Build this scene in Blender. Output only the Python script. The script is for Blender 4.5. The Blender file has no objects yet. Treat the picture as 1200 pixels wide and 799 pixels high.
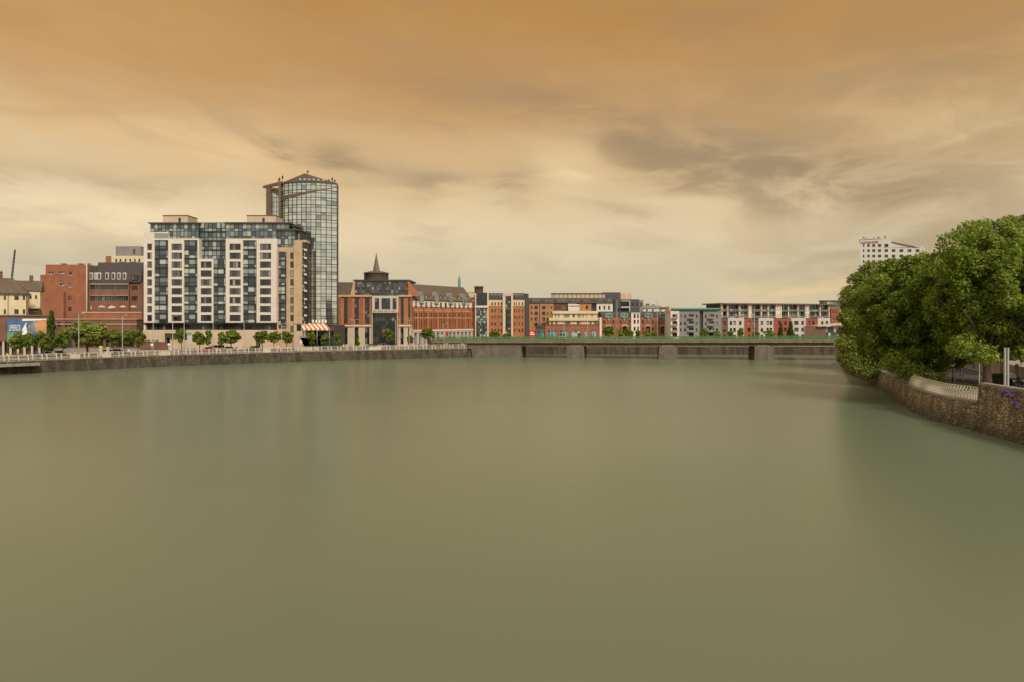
import bpy, math, random
import numpy as np
from mathutils import Vector, Matrix, noise as mnoise
SC = bpy.context.scene
COL = SC.collection
R = math.radians
# ---- camera model of the photograph: eye 12.5 m above the river, level, 24 mm lens
FPX, HZ, CAMZ = 800.0, 375.0, 12.5
def wx(px, Y): return (px - 600.0) * Y / FPX
def wz(py, Y): return CAMZ - (py - HZ) * Y / FPX
GL, GR = 3.2, 3.4            # ground level of the left/far bank and of the right bank

# ------------------------------------------------------------------ materials
class NT:
    def __init__(s, tree): s.t = tree; s.n = tree.nodes; s.l = tree.links
    def node(s, typ, **kw):
        n = s.n.new(typ)
        for k, v in kw.items(): setattr(n, k, v)
        return n
    def put(s, sock, v):
        if isinstance(v, bpy.types.NodeSocket): s.l.new(v, sock)
        elif v is not None:
            sock.default_value = v
    def m(s, op, a, b=None, c=None, clamp=False):
        n = s.node('ShaderNodeMath', operation=op, use_clamp=clamp)
        for i, v in enumerate((a, b, c)):
            if v is not None: s.put(n.inputs[i], v)
        return n.outputs[0]
    def mix(s, f, a, b, blend='MIX'):
        n = s.node('ShaderNodeMix', data_type='RGBA', blend_type=blend)
        s.put(n.inputs[0], f)
        s.put(n.inputs[6], a if isinstance(a, bpy.types.NodeSocket) else (*a, 1)); s.put(n.inputs[7], b if isinstance(b, bpy.types.NodeSocket) else (*b, 1))
        return n.outputs[2]
    def noise(s, vec, scale, detail=4, rough=.55, dist=0):
        n = s.node('ShaderNodeTexNoise')
        s.put(n.inputs['Vector'], vec); n.inputs['Scale'].default_value = scale
        n.inputs['Detail'].default_value = detail; n.inputs['Roughness'].default_value = rough; n.inputs['Distortion'].default_value = dist
        return n.outputs['Fac']
    def mapr(s, v, a, b, c=0., d=1., smooth=True):
        n = s.node('ShaderNodeMapRange', interpolation_type='SMOOTHSTEP' if smooth else 'LINEAR')
        s.put(n.inputs[0], v)
        for i, x in enumerate((a, b, c, d)): n.inputs[i + 1].default_value = x
        return n.outputs[0]
    def scalev(s, vec, sc):
        n = s.node('ShaderNodeMapping'); s.put(n.inputs['Vector'], vec); n.inputs['Scale'].default_value = sc
        return n.outputs[0]
    def ramp(s, f, stops):
        n = s.node('ShaderNodeValToRGB'); cr = n.color_ramp
        while len(cr.elements) < len(stops): cr.elements.new(.5)
        for e, (p, c) in zip(cr.elements, stops): e.position = p; e.color = (*c, 1)
        s.put(n.inputs[0], f); return n.outputs[0]

def newmat(name):
    m = bpy.data.materials.new(name); m.use_nodes = True
    nt = NT(m.node_tree); b = nt.n['Principled BSDF']
    return m, nt, b

def M(name, col, rough=.8, var=.16, scale=.6, metal=0., stain=0., bump=0., bscale=6., spec=.5):
    """a matt or metal surface: broad mottling, finer grain and (stain) vertical weather streaks"""
    m, nt, b = newmat(name)
    oc = nt.node('ShaderNodeTexCoord').outputs['Object']
    n1 = nt.noise(oc, scale, 5, .6); n2 = nt.noise(oc, scale * 9, 3, .6)
    f = nt.m('ADD', nt.m('MULTIPLY', n1, .65), nt.m('MULTIPLY', n2, .35))
    f = nt.mapr(f, .3, .7, 0, 1)
    lo = tuple(c * (1 - var) for c in col); hi = tuple(min(1, c * (1 + var)) for c in col)
    c = nt.mix(f, lo, hi)
    if stain:
        st = nt.noise(nt.scalev(oc, (1.3, 1.3, .12)), 1.2, 4, .6)
        st = nt.m('MULTIPLY', nt.mapr(st, .48, .72), stain)
        c = nt.mix(st, c, tuple(x * .38 for x in col))
    nt.l.new(c, b.inputs['Base Color'])
    b.inputs['Roughness'].default_value = rough; b.inputs['Metallic'].default_value = metal
    b.inputs['Specular IOR Level'].default_value = spec
    if bump:
        bp = nt.node('ShaderNodeBump'); bp.inputs['Strength'].default_value = bump; bp.inputs['Distance'].default_value = .05
        nt.l.new(nt.noise(oc, bscale, 5, .65), bp.inputs['Height']); nt.l.new(bp.outputs[0], b.inputs['Normal'])
    return m

def brick(name, col, var=.2, stain=.25):
    m, nt, b = newmat(name)
    oc = nt.node('ShaderNodeTexCoord').outputs['Object']
    sep = nt.node('ShaderNodeSeparateXYZ'); nt.l.new(oc, sep.inputs[0])
    cmb = nt.node('ShaderNodeCombineXYZ'); nt.l.new(nt.m('ADD', sep.outputs[0], sep.outputs[1]), cmb.inputs[0]); nt.l.new(sep.outputs[2], cmb.inputs[1])
    bt = nt.node('ShaderNodeTexBrick'); nt.l.new(cmb.outputs[0], bt.inputs['Vector'])
    for k, v in (('Scale', 1.), ('Mortar Size', .012), ('Brick Width', .225), ('Row Height', .075)): bt.inputs[k].default_value = v
    bt.inputs['Color1'].default_value = (*[c * (1 - var) for c in col], 1); bt.inputs['Color2'].default_value = (*[c * (1 + var) for c in col], 1)
    bt.inputs['Mortar'].default_value = (*[(c * .8 + .07) for c in col], 1)
    n = nt.noise(oc, .35, 5, .65)
    c = nt.mix(nt.mapr(n, .3, .7, 0, .55), bt.outputs['Color'], tuple(x * .62 for x in col))
    st = nt.noise(nt.scalev(oc, (1, 1, .1)), 1.0, 4, .6)
    c = nt.mix(nt.m('MULTIPLY', nt.mapr(st, .5, .75), stain), c, tuple(x * .4 for x in col))
    nt.l.new(c, b.inputs['Base Color']); b.inputs['Roughness'].default_value = .88
    return m

def glass(name, stops, rough=.06, metal=0., spec=.8):
    """window glass: what stands behind each pane (dark room, blind, curtain) differs from pane to pane"""
    m, nt, b = newmat(name)
    r = nt.m('FRACT', nt.m('ADD', nt.node('ShaderNodeObjectInfo').outputs['Random'], nt.node('ShaderNodeNewGeometry').outputs['Random Per Island']))
    c = nt.ramp(r, stops)
    n = c.node; n.color_ramp.interpolation = 'CONSTANT'
    nt.l.new(c, b.inputs['Base Color']); b.inputs['Roughness'].default_value = rough; b.inputs['Metallic'].default_value = metal
    b.inputs['Specular IOR Level'].default_value = spec
    return m

MAT = {}
def mats():
    m = MAT
    m['cream'] = M('cream_render', (.66, .59, .50), .8, .07, .3, stain=.22)
    m['creamwarm'] = M('warm_cream_render', (.64, .50, .33), .8, .08, .3, stain=.22)
    m['tan'] = M('tan_stone', (.50, .35, .21), .85, .14, .5, stain=.3)
    m['podium'] = M('podium_stone', (.55, .42, .30), .85, .10, .4, stain=.25)
    m['white'] = M('white_paint', (.50, .45, .385), .6, .06, .5, stain=.15)
    m['hotel'] = M('hotel_cladding', (.62, .59, .54), .6, .05, .2, stain=.12)
    m['housecream'] = M('house_render', (.66, .56, .36), .85, .10, .5, stain=.25)
    m['brick'] = brick('red_brick', (.32, .105, .042))
    m['brickorange'] = brick('orange_brick', (.43, .15, .05))
    m['brickbrown'] = brick('brown_brick', (.19, .08, .045))
    m['bricktan'] = brick('tan_brick', (.50, .235, .085))
    m['redpanel'] = M('red_render', (.29, .072, .042), .75, .1, .5, stain=.2)
    m['slate'] = M('dark_slate', (.058, .048, .041), .65, .25, 1.2)
    m['slatebrown'] = M('brown_slate', (.115, .08, .053), .75, .25, 1.0)
    m['bronze'] = M('bronze_cladding', (.17, .115, .075), .45, .12, .4, metal=.3)
    m['roofdark'] = M('dark_bronze_roof', (.065, .048, .036), .6, .2, .6)
    m['brickdark'] = brick('weathered_brick', (.235, .085, .042))
    m['spire'] = M('spire_copper', (.16, .105, .07), .6, .2, 1.0)
    m['darkframe'] = M('dark_frame', (.022, .026, .03), .45, .15, 2)
    m['charcoal'] = M('charcoal_cladding', (.07, .062, .056), .6, .15, .6)
    m['greycladding'] = M('grey_cladding', (.22, .21, .20), .65, .12, .6, stain=.2)
    m['brownframe'] = M('brown_frame', (.06, .035, .025), .5, .2, 2)
    m['whiteframe'] = M('white_frame', (.7, .67, .6), .5, .06, 2)
    m['teal'] = M('teal_copper', (.10, .30, .27), .6, .15, .8, stain=.2)
    m['concrete'] = M('concrete', (.27, .235, .19), .9, .2, .5, stain=.35, bump=.3)
    m['beam'] = M('rusty_beam_concrete', (.21, .14, .085), .9, .3, .5, stain=.5, bump=.3)
    m['darkconcrete'] = M('stained_concrete', (.15, .122, .09), .9, .3, .5, stain=.4, bump=.3)
    m['green'] = M('green_paint', (.065, .175, .065), .5, .15, 1)
    m['railcream'] = M('cream_rail_paint', (.54, .475, .35), .5, .1, 2, stain=.15)
    m['steel'] = M('galvanised_steel', (.42, .41, .39), .45, .1, 2, metal=.4)
    m['lampgrey'] = M('lamp_grey_paint', (.34, .33, .30), .5, .1, 2)
    m['black'] = M('black_paint', (.012, .012, .012), .45, .2, 2)
    m['rubber'] = M('tyre_rubber', (.015, .015, .016), .85, .2, 4)
    m['asphalt'] = M('asphalt', (.055, .053, .05), .9, .2, .8, bump=.2, bscale=30)
    m['paving'] = M('paving', (.26, .235, .20), .9, .15, .8, stain=0, bump=.15, bscale=20)
    m['trunk'] = M('bark', (.085, .06, .04), .95, .35, 3, stain=.3, bump=.8, bscale=8)
    m['awningw'] = M('awning_white', (.78, .70, .58), .7, .05, 2)
    m['awningo'] = M('awning_orange', (.55, .17, .045), .7, .08, 2)
    m['signred'] = M('red_hoarding', (.50, .03, .02), .6, .1, 1)
    m['blue'] = M('blue_print', (.05, .13, .26), .6, .25, .4)
    m['orangeprint'] = M('orange_print', (.56, .25, .10), .6, .35, .35)
    m['greyprint'] = M('grey_print', (.22, .23, .24), .6, .6, .7)
    m['greenprint'] = M('green_print', (.12, .28, .12), .6, .3, .5)
    m['letterwhite'] = M('white_letters', (.8, .78, .74), .6, .03, 2)
    m['letterred'] = M('red_letters', (.30, .05, .035), .6, .05, 2)
    m['letterbrown'] = M('brown_letters', (.25, .16, .09), .6, .05, 2)
    D = (.012, .014, .016)
    m['glass'] = glass('window_glass', [(0, D), (.28, (.03, .032, .034)), (.5, (.07, .075, .075)), (.7, (.13, .13, .11)), (.86, (.30, .27, .21)), (.94, (.02, .02, .022))])
    m['glassdark'] = glass('dark_glass', [(0, D), (.5, (.022, .022, .024)), (.8, (.05, .048, .045)), (.93, (.16, .14, .11))])
    m['glassbay'] = glass('bay_glass', [(0, (.025, .033, .036)), (.2, (.06, .078, .08)), (.38, (.14, .17, .16)), (.56, (.27, .30, .26)), (.72, (.46, .46, .38)), (.9, (.04, .052, .055))], .05)
    m['glasspent'] = glass('penthouse_glass', [(0, (.05, .065, .07)), (.25, (.12, .15, .155)), (.5, (.22, .26, .25)), (.7, (.38, .40, .33)), (.88, (.08, .10, .11))], .05)
    m['glassteal'] = glass('teal_glass', [(0, (.03, .08, .08)), (.35, (.07, .18, .18)), (.65, (.16, .30, .28)), (.85, (.35, .42, .38))], .08)
    # mirror-coated curtain wall
    g, nt, b = newmat('mirror_curtain_glass')
    r = nt.node('ShaderNodeNewGeometry').outputs['Random Per Island']
    c = nt.ramp(r, [(0, (.36, .42, .41)), (.14, (.50, .55, .52)), (.45, (.60, .64, .59)), (.86, (.72, .74, .67)), (1, (.26, .32, .31))])
    nt.l.new(c, b.inputs['Base Color']); b.inputs['Metallic'].default_value = .9; b.inputs['Roughness'].default_value = .07
    m['mirror'] = g
    # leaves
    for nm, a, bb, cc in (('leafpale', (.16, .20, .03), (.36, .41, .09), (.55, .56, .18)), ('leaf', (.080, .122, .012), (.22, .305, .032), (.44, .48, .09)), ('leafyellow', (.088, .122, .014), (.245, .29, .036), (.48, .48, .11)), ('leafdark', (.045, .075, .010), (.10, .15, .018), (.18, .22, .028))):
        g, nt, b = newmat('foliage_' + nm)
        r = nt.node('ShaderNodeNewGeometry').outputs['Random Per Island']
        oc = nt.node('ShaderNodeTexCoord').outputs['Object']
        f = nt.m('ADD', nt.m('MULTIPLY', r, .6), nt.m('MULTIPLY', nt.mapr(nt.noise(oc, .55, 3), .3, .7), .4))
        c = nt.ramp(f, [(0, a), (.5, bb), (1, cc)])
        nt.l.new(c, b.inputs['Base Color']); b.inputs['Roughness'].default_value = .5; b.inputs['Specular IOR Level'].default_value = .35
        tr = nt.node('ShaderNodeBsdfTranslucent'); nt.l.new(c, tr.inputs['Color'])
        mx = nt.node('ShaderNodeMixShader'); mx.inputs[0].default_value = .5
        nt.l.new(b.outputs[0], mx.inputs[1]); nt.l.new(tr.outputs[0], mx.inputs[2])
        nt.l.new(mx.outputs[0], nt.n['Material Output'].inputs['Surface'])
        m[nm] = g
    # coursed rubble stone of the quay walls
    for nm, base, mort in (('rubble', (.50, .365, .22), (.15, .11, .07)), ('quaystone', (.15, .115, .07), (.06, .045, .03))):
        g, nt, b = newmat(nm + '_masonry')
        oc = nt.node('ShaderNodeTexCoord').outputs['Object']
        sep = nt.node('ShaderNodeSeparateXYZ'); nt.l.new(oc, sep.inputs[0])
        wob = nt.noise(oc, 1.3, 3)
        v = nt.node('ShaderNodeVectorMath', operation='ADD'); nt.l.new(nt.scalev(oc, (1.7, 1.7, 3.0)), v.inputs[0]); wv = nt.node('ShaderNodeTexNoise'); nt.l.new(oc, wv.inputs['Vector']); wv.inputs['Scale'].default_value = 1.1; nt.l.new(wv.outputs['Color'], v.inputs[1]); v = v.outputs[0]
        vo = nt.node('ShaderNodeTexVoronoi', feature='DISTANCE_TO_EDGE'); nt.l.new(v, vo.inputs['Vector']); vo.inputs['Scale'].default_value = 1.
        vc = nt.node('ShaderNodeTexVoronoi'); nt.l.new(v, vc.inputs['Vector']); vc.inputs['Scale'].default_value = 1.
        sc = nt.node('ShaderNodeSeparateColor'); nt.l.new(vc.outputs['Color'], sc.inputs[0])
        stone = nt.mix(sc.outputs[0], tuple(x * .55 for x in base), tuple(x * 1.5 for x in base))
        stone = nt.mix(nt.mapr(nt.noise(oc, .5, 5, .7), .35, .7, 0, .75), stone, tuple(x * .45 for x in base))
        joint = nt.mapr(vo.outputs['Distance'], .0, .16)
        c = nt.mix(joint, mort, stone)
        # tide line: weed and silt from the river up to about two metres, its edge uneven
        hgt = nt.m('ADD', sep.outputs[2], nt.m('MULTIPLY', nt.m('SUBTRACT', wob, .5), 2.2))
        c = nt.mix(nt.mapr(hgt, .2, 2.6, .8, 0), c, (.06, .058, .03) if nm == 'rubble' else (.10, .085, .055))
        st = nt.noise(nt.scalev(oc, (.5, .5, .07)), 1.1, 5, .65)
        c = nt.mix(nt.m('MULTIPLY', nt.mapr(st, .42, .62), .55 if nm == 'rubble' else .8), c, (.04, .031, .019))
        nt.l.new(c, b.inputs['Base Color']); b.inputs['Roughness'].default_value = .92
        bp = nt.node('ShaderNodeBump'); bp.inputs['Strength'].default_value = .9; bp.inputs['Distance'].default_value = .12
        nt.l.new(nt.m('ADD', joint, nt.m('MULTIPLY', nt.noise(oc, 5, 5, .7), .6)), bp.inputs['Height']); nt.l.new(bp.outputs[0], b.inputs['Normal'])
        m[nm] = g
    for nm, c in (('silver', (.45, .45, .45)), ('whitecar', (.75, .73, .70)), ('redcar', (.45, .025, .02)), ('bluecar', (.05, .16, .34)), ('darkcar', (.02, .021, .024)), ('beigevan', (.55, .46, .34))):
        g = M('paint_' + nm, c, .28, .05, 1, metal=.25, spec=.6); g.node_tree.nodes['Principled BSDF'].inputs['Coat Weight'].default_value = .6
        m[nm] = g
    m['tail'] = M('red_lens', (.55, .012, .01), .2, .1, 4)
    m['headlamp'] = M('clear_lens', (.7, .7, .68), .15, .05, 4)
    for nm, c in (('skin', (.50, .30, .21)), ('suit', (.02, .021, .028)), ('shirt', (.78, .76, .72)), ('hair', (.035, .022, .014)), ('jacketred', (.55, .03, .03)), ('jacketblue', (.04, .10, .35)), ('hivis', (.65, .62, .04)), ('jeans', (.05, .075, .14)), ('coatgrey', (.16, .15, .15)), ('khaki', (.27, .22, .13))):
        m[nm] = M('cloth_' + nm, c, .8, .1, 6)
    m['violet'] = M('violet_petals', (.16, .05, .42), .6, .3, 5)

# ------------------------------------------------------------------ objects
def tag(o, label=None, cat=None, group=None, kind=None):
    if label: o['label'] = label
    if cat: o['category'] = cat
    if group: o['group'] = group
    if kind: o['kind'] = kind
    return o
def thing(name, label, cat, loc=(0, 0, 0), rz=0., group=None):
    o = bpy.data.objects.new(name, None); COL.objects.link(o)
    o.location = loc; o.rotation_euler = (0, 0, rz); o.empty_display_size = .3
    return tag(o, label, cat, group)
def put(name, data, parent=None, loc=(0, 0, 0), rot=(0, 0, 0)):
    o = bpy.data.objects.new(name, data); COL.objects.link(o)
    o.parent = parent; o.location = loc; o.rotation_euler = rot
    return o
def copy_tree(o, parent=None):
    c = o.copy(); COL.objects.link(c)
    if parent is not None: c.parent = parent
    for ch in list(o.children): copy_tree(ch, c)
    return c

class MB:
    """collects faces for one mesh object"""
    def __init__(s): s.v = []; s.f = []; s.mi = []; s.sm = []
    def face(s, pts, m=0, smooth=False):
        n = len(s.v); s.v += [tuple(p) for p in pts]; s.f.append(tuple(range(n, n + len(pts)))); s.mi.append(m); s.sm.append(smooth)
    def add(s, vs, fs, m=0, smooth=False):
        n = len(s.v); s.v += [tuple(p) for p in vs]
        for f in fs: s.f.append(tuple(n + i for i in f)); s.mi.append(m); s.sm.append(smooth)
    def box(s, x0, x1, y0, y1, z0, z1, m=0):
        vs = [(x, y, z) for z in (z0, z1) for y in (y0, y1) for x in (x0, x1)]
        s.add(vs, [(0, 2, 3, 1), (4, 5, 7, 6), (0, 1, 5, 4), (2, 6, 7, 3), (0, 4, 6, 2), (1, 3, 7, 5)], m)
    def hexa(s, b, t, m=0):
        """bottom quad b and top quad t, both counter-clockwise from above"""
        s.add(list(b) + list(t), [(3, 2, 1, 0), (4, 5, 6, 7), (0, 1, 5, 4), (1, 2, 6, 5), (2, 3, 7, 6), (3, 0, 4, 7)], m)
    def prism_y(s, poly, y0, y1, m=0):
        """polygon of (x, z) extruded along y"""
        n = len(poly); vs = [(x, y0, z) for x, z in poly] + [(x, y1, z) for x, z in poly]
        s.add(vs, [tuple(range(n)), tuple(range(2 * n - 1, n - 1, -1))] + [(i, i + n, (i + 1) % n + n, (i + 1) % n) for i in range(n)], m)
    def prism_x(s, poly, x0, x1, m=0):
        n = len(poly); vs = [(x0, y, z) for y, z in poly] + [(x1, y, z) for y, z in poly]
        s.add(vs, [tuple(range(n - 1, -1, -1)), tuple(range(n, 2 * n))] + [((i + 1) % n, (i + 1) % n + n, i + n, i) for i in range(n)], m)
    def prism_z(s, poly, z0, z1, m=0):
        n = len(poly); vs = [(x, y, z0) for x, y in poly] + [(x, y, z1) for x, y in poly]
        s.add(vs, [tuple(range(n - 1, -1, -1)), tuple(range(n, 2 * n))] + [(i, (i + 1) % n, (i + 1) % n + n, i + n) for i in range(n)], m)
    def tube(s, path, rad, sides=6, m=0, smooth=True):
        path = [Vector(p) for p in path]; n = len(path)
        if not isinstance(rad, (list, tuple)): rad = [rad] * n
        vs = []; ref = None
        for i, p in enumerate(path):
            d = (path[min(i + 1, n - 1)] - path[max(i - 1, 0)]).normalized()
            if ref is None: ref = Vector((0, 1, 0)) if abs(d.y) < .9 else Vector((1, 0, 0))
            u = d.cross(ref).normalized(); w = u.cross(d).normalized(); ref = w
            for k in range(sides):
                a = 2 * math.pi * k / sides
                vs.append(p + (u * math.cos(a) + w * math.sin(a)) * rad[i])
        fs = [(i * sides + k, i * sides + (k + 1) % sides, (i + 1) * sides + (k + 1) % sides, (i + 1) * sides + k) for i in range(n - 1) for k in range(sides)]
        fs += [tuple(range(sides - 1, -1, -1)), tuple((n - 1) * sides + k for k in range(sides))]
        s.add(vs, fs, m, smooth)
    def lathe(s, prof, cx=0, cy=0, seg=20, m=0, smooth=True):
        vs = [(cx + r * math.cos(2 * math.pi * k / seg), cy + r * math.sin(2 * math.pi * k / seg), z) for r, z in prof for k in range(seg)]
        fs = [(i * seg + k, i * seg + (k + 1) % seg, (i + 1) * seg + (k + 1) % seg, (i + 1) * seg + k) for i in range(len(prof) - 1) for k in range(seg)]
        s.add(vs, fs, m, smooth)
    def grid(s, x0, x1, z0, z1, xs, zs, y, bar=.09, mf=0, mg=1, proud=.07, slab=0.):
        """glazing in the x-z plane: one pane per cell, bars standing proud of it; xs, zs are the inner line positions"""
        X = [x0] + sorted(x for x in xs if x0 < x < x1) + [x1]; Z = [z0] + sorted(z for z in zs if z0 < z < z1) + [z1]
        for a, b in zip(X, X[1:]):
            for c, d in zip(Z, Z[1:]): s.face([(a, y, c), (b, y, c), (b, y, d), (a, y, d)], mg)
        for x in X: s.box(max(x - bar / 2, x0), min(x + bar / 2, x1), y - proud, y + .004, z0, z1, mf)
        for z in Z: s.box(x0, x1, y - proud + .006 - slab, y + .008, max(z - bar / 2 - slab, z0), min(z + bar / 2 + slab, z1), mf)
    def mesh(s, name, mats):
        me = bpy.data.meshes.new(name); me.from_pydata(s.v, [], s.f)
        for mt in mats: me.materials.append(MAT[mt] if isinstance(mt, str) else mt)
        me.polygons.foreach_set('material_index', s.mi); me.polygons.foreach_set('use_smooth', s.sm); me.update()
        return me
    def build(s, name, mats, parent=None, loc=(0, 0, 0), rot=(0, 0, 0)):
        return put(name, s.mesh(name, mats if isinstance(mats, (list, tuple)) else [mats]), parent, loc, rot)

WINCACHE = {}
def window_mesh(w, h, nx, ny, fm, gm):
    w = round(w / .05) * .05; h = round(h / .05) * .05; key = (round(w, 2), round(h, 2), nx, ny, fm, gm)
    if key not in WINCACHE:
        mb = MB(); t = min(.09, w * .08)
        mb.grid(-w / 2, w / 2, 0, h, [-w / 2 + w * i / nx for i in range(1, nx)], [h * (.68 if ny == 2 else i / ny) for i in range(1, ny)], .05, t, 0, 1, .06)
        mb.box(-w / 2 - .06, w / 2 + .06, -.28, .03, -.09, -.012, 0)
        WINCACHE[key] = mb.mesh('window', [fm, gm])
    return WINCACHE[key]

class Bld:
    """a building whose front runs from photo column pxl (distance Yl) to pxr (distance Yr); local x along the front, y away from it, z up"""
    def __init__(s, name, label, pxl, Yl, pxr=None, Yr=None, zb=GL, group=None, cat='building'):
        s.ax, s.ay = wx(pxl, Yl), Yl
        if Yr is None: s.dx, s.dy = 1., 0.
        else:
            d = Vector((wx(pxr, Yr) - s.ax, Yr - Yl)).normalized(); s.dx, s.dy = d.x, d.y
        s.zb = zb
        s.root = thing(name, label, cat, (s.ax, s.ay, zb), math.atan2(s.dy, s.dx), group)
    def x(s, px, off=0.):
        k = (px - 600) / FPX; ax, ay = s.ax - s.dy * off, s.ay + s.dx * off
        return (k * ay - ax) / (s.dx - k * s.dy)
    def z(s, py, px, off=0.):
        return wz(py, s.ay + s.dx * off + s.x(px, off) * s.dy) - s.zb
    def wall(s, pa, pb, pt, pbm, mat, y0=0., depth=10., name='wall', recess=.22, z0=None):
        """block whose front shows between columns pa, pb and rows pt (top), pbm (bottom; None = ground)"""
        xa, xb = s.x(pa, y0), s.x(pb, y0); pm = (pa + pb) / 2
        zt = s.z(pt, pm, y0); zbm = (0. if pbm is None else s.z(pbm, pm, y0)) if z0 is None else z0
        return Wall(s, xa, xb, y0, y0 + depth, zbm, zt, mat, name, recess)
    def part(s, mb, name, mats, parent=None): return mb.build(name, mats, parent or s.root)

class Wall:
    def __init__(s, b, x0, x1, y0, y1, z0, z1, mat, name, recess):
        s.b, s.x0, s.x1, s.y0, s.y1, s.z0, s.z1, s.mat, s.name, s.r = b, x0, x1, y0, y1, z0, z1, mat, name, recess
        s.holes = []; s.mb = MB(); s.wins = []
    def hole(s, xa, xb, za, zb):
        xa, xb = max(xa, s.x0 + .05), min(xb, s.x1 - .05); za, zb = max(za, s.z0 + .05), min(zb, s.z1 - .05)
        s.holes.append((xa, xb, za, zb)); return xa, xb, za, zb
    def win(s, pa, pb, pt, pbm, nx=2, ny=1, fm='darkframe', gm='glass', name='window'):
        pm = (pa + pb) / 2
        h = s.hole(s.b.x(pa, s.y0), s.b.x(pb, s.y0), s.b.z(pbm, pm, s.y0), s.b.z(pt, pm, s.y0))
        s.wins.append((h, nx, ny, fm, gm, name)); return s
    def wins_at(s, cols, rows, hh, nx=2, ny=1, fm='darkframe', gm='glass'):
        """cols: list of (px left, px right); rows: centre rows; hh: height in rows"""
        for r in rows:
            for a, b in cols: s.win(a, b, r - hh / 2, r + hh / 2, nx, ny, fm, gm)
        return s
    def done(s):
        X = sorted({round(v, 4) for h in s.holes for v in h[:2]} | {round(s.x0, 4), round(s.x1, 4)})
        Z = sorted({round(v, 4) for h in s.holes for v in h[2:]} | {round(s.z0, 4), round(s.z1, 4)})
        y0, y1, mb, r = s.y0, s.y1, s.mb, s.r
        for c, d in zip(Z, Z[1:]):
            run = None
            for a, b in list(zip(X, X[1:])) + [(None, None)]:
                inh = a is None or any(h[0] - .001 < (a + b) / 2 < h[1] + .001 and h[2] - .001 < (c + d) / 2 < h[3] + .001 for h in s.holes)
                if inh:
                    if run: mb.face([(run[0], y0, c), (run[1], y0, c), (run[1], y0, d), (run[0], y0, d)]); run = None
                else: run = (run[0], b) if run else (a, b)
        for xa, xb, za, zb in s.holes:
            mb.face([(xa, y0, za), (xb, y0, za), (xb, y0 + r, za), (xa, y0 + r, za)]); mb.face([(xa, y0 + r, zb), (xb, y0 + r, zb), (xb, y0, zb), (xa, y0, zb)])
            mb.face([(xa, y0, za), (xa, y0 + r, za), (xa, y0 + r, zb), (xa, y0, zb)]); mb.face([(xb, y0 + r, za), (xb, y0, za), (xb, y0, zb), (xb, y0 + r, zb)])
            mb.face([(xa, y0 + r + .1, za), (xb, y0 + r + .1, za), (xb, y0 + r + .1, zb), (xa, y0 + r + .1, zb)])
        x0, x1, z0, z1 = s.x0, s.x1, s.z0, s.z1
        mb.add([(x0, y0, z0), (x1, y0, z0), (x1, y1, z0), (x0, y1, z0), (x0, y0, z1), (x1, y0, z1), (x1, y1, z1), (x0, y1, z1)], [(4, 5, 6, 7), (1, 2, 6, 5), (2, 3, 7, 6), (3, 0, 4, 7)])
        s.obj = mb.build(s.name, [s.mat], s.b.root)
        for (xa, xb, za, zb), nx, ny, fm, gm, name in s.wins:
            put(name, window_mesh(xb - xa, zb - za, nx, ny, fm, gm), s.b.root, ((xa + xb) / 2, s.y0 + r, za))
        return s
def frange(a, b, n): return [a + (b - a) * i / n for i in range(1, n)]
def text(body, parent, loc, size, mat, width=None, rot=(R(90), 0, 0), name='lettering', ext=.05):
    cu = bpy.data.curves.new(name, 'FONT'); cu.body = body; cu.size = size; cu.extrude = ext; cu.align_x = 'LEFT'; cu.materials.append(MAT[mat])
    o = put(name, cu, parent, loc, rot)
    if width:
        bpy.context.view_layer.update(); o.scale = (width / max(o.dimensions.x, .01), 1, 1)
    ev = o.evaluated_get(bpy.context.evaluated_depsgraph_get()); me = bpy.data.meshes.new_from_object(ev); sc = o.scale.copy(); bpy.data.objects.remove(o)
    o = put(name, me, parent, loc, rot); o.scale = sc
    return o
mats()
# ------------------------------------------------------------------ setting
LB = [(wx(p, Y), Y) for p, Y in ((-60, 148), (0, 157), (50, 164), (100, 171), (150, 179), (200, 187), (250, 193), (300, 200), (350, 207), (400, 214), (450, 220), (500, 226), (548, 231))]
LBW = [(-3000, -900), (-190, -900), (-170, -100), (-150, 60), (-135, 125)] + LB
RB = [(53, -60), (51.8, 20), (51.2, 60), (52.9, 77.3), (53.3, 79.6), (52.8, 84), (54.5, 91), (57.8, 100.5), (60.8, 108), (65, 118), (71, 133), (79.5, 161), (92, 190), (106, 213)]
def bank_y(px):
    """distance of the left quay's edge along a photo column"""
    k = (px - 600) / FPX
    for (xa, ya), (xb, yb) in zip(LBW[3:], LBW[4:]):
        d = (xb - xa) - k * (yb - ya)
        if abs(d) > 1e-9:
            t = (k * ya - xa) / d
            if -.001 <= t <= 1.001: return ya + t * (yb - ya)
    return 231.

def resample(pts, step):
    out = [pts[0]]
    for a, b in zip(pts, pts[1:]):
        n = max(1, round(math.dist(a, b) / step))
        out += [tuple(a[k] + (b[k] - a[k]) * i / n for k in range(len(a))) for i in range(1, n + 1)]
    return out
def normals(pts):
    ns = []
    for i in range(len(pts)):
        a, b = pts[max(i - 1, 0)], pts[min(i + 1, len(pts) - 1)]
        d = Vector((b[0] - a[0], b[1] - a[1])).normalized(); ns.append((d.y, -d.x))
    return ns
def smooth_line(pts, step, passes=6):
    p = resample(pts, step)
    for _ in range(passes): p = [p[0]] + [tuple((p[i - 1][k] + 2 * p[i][k] + p[i + 1][k]) / 4 for k in range(2)) for i in range(1, len(p) - 1)] + [p[-1]]
    return p

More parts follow.
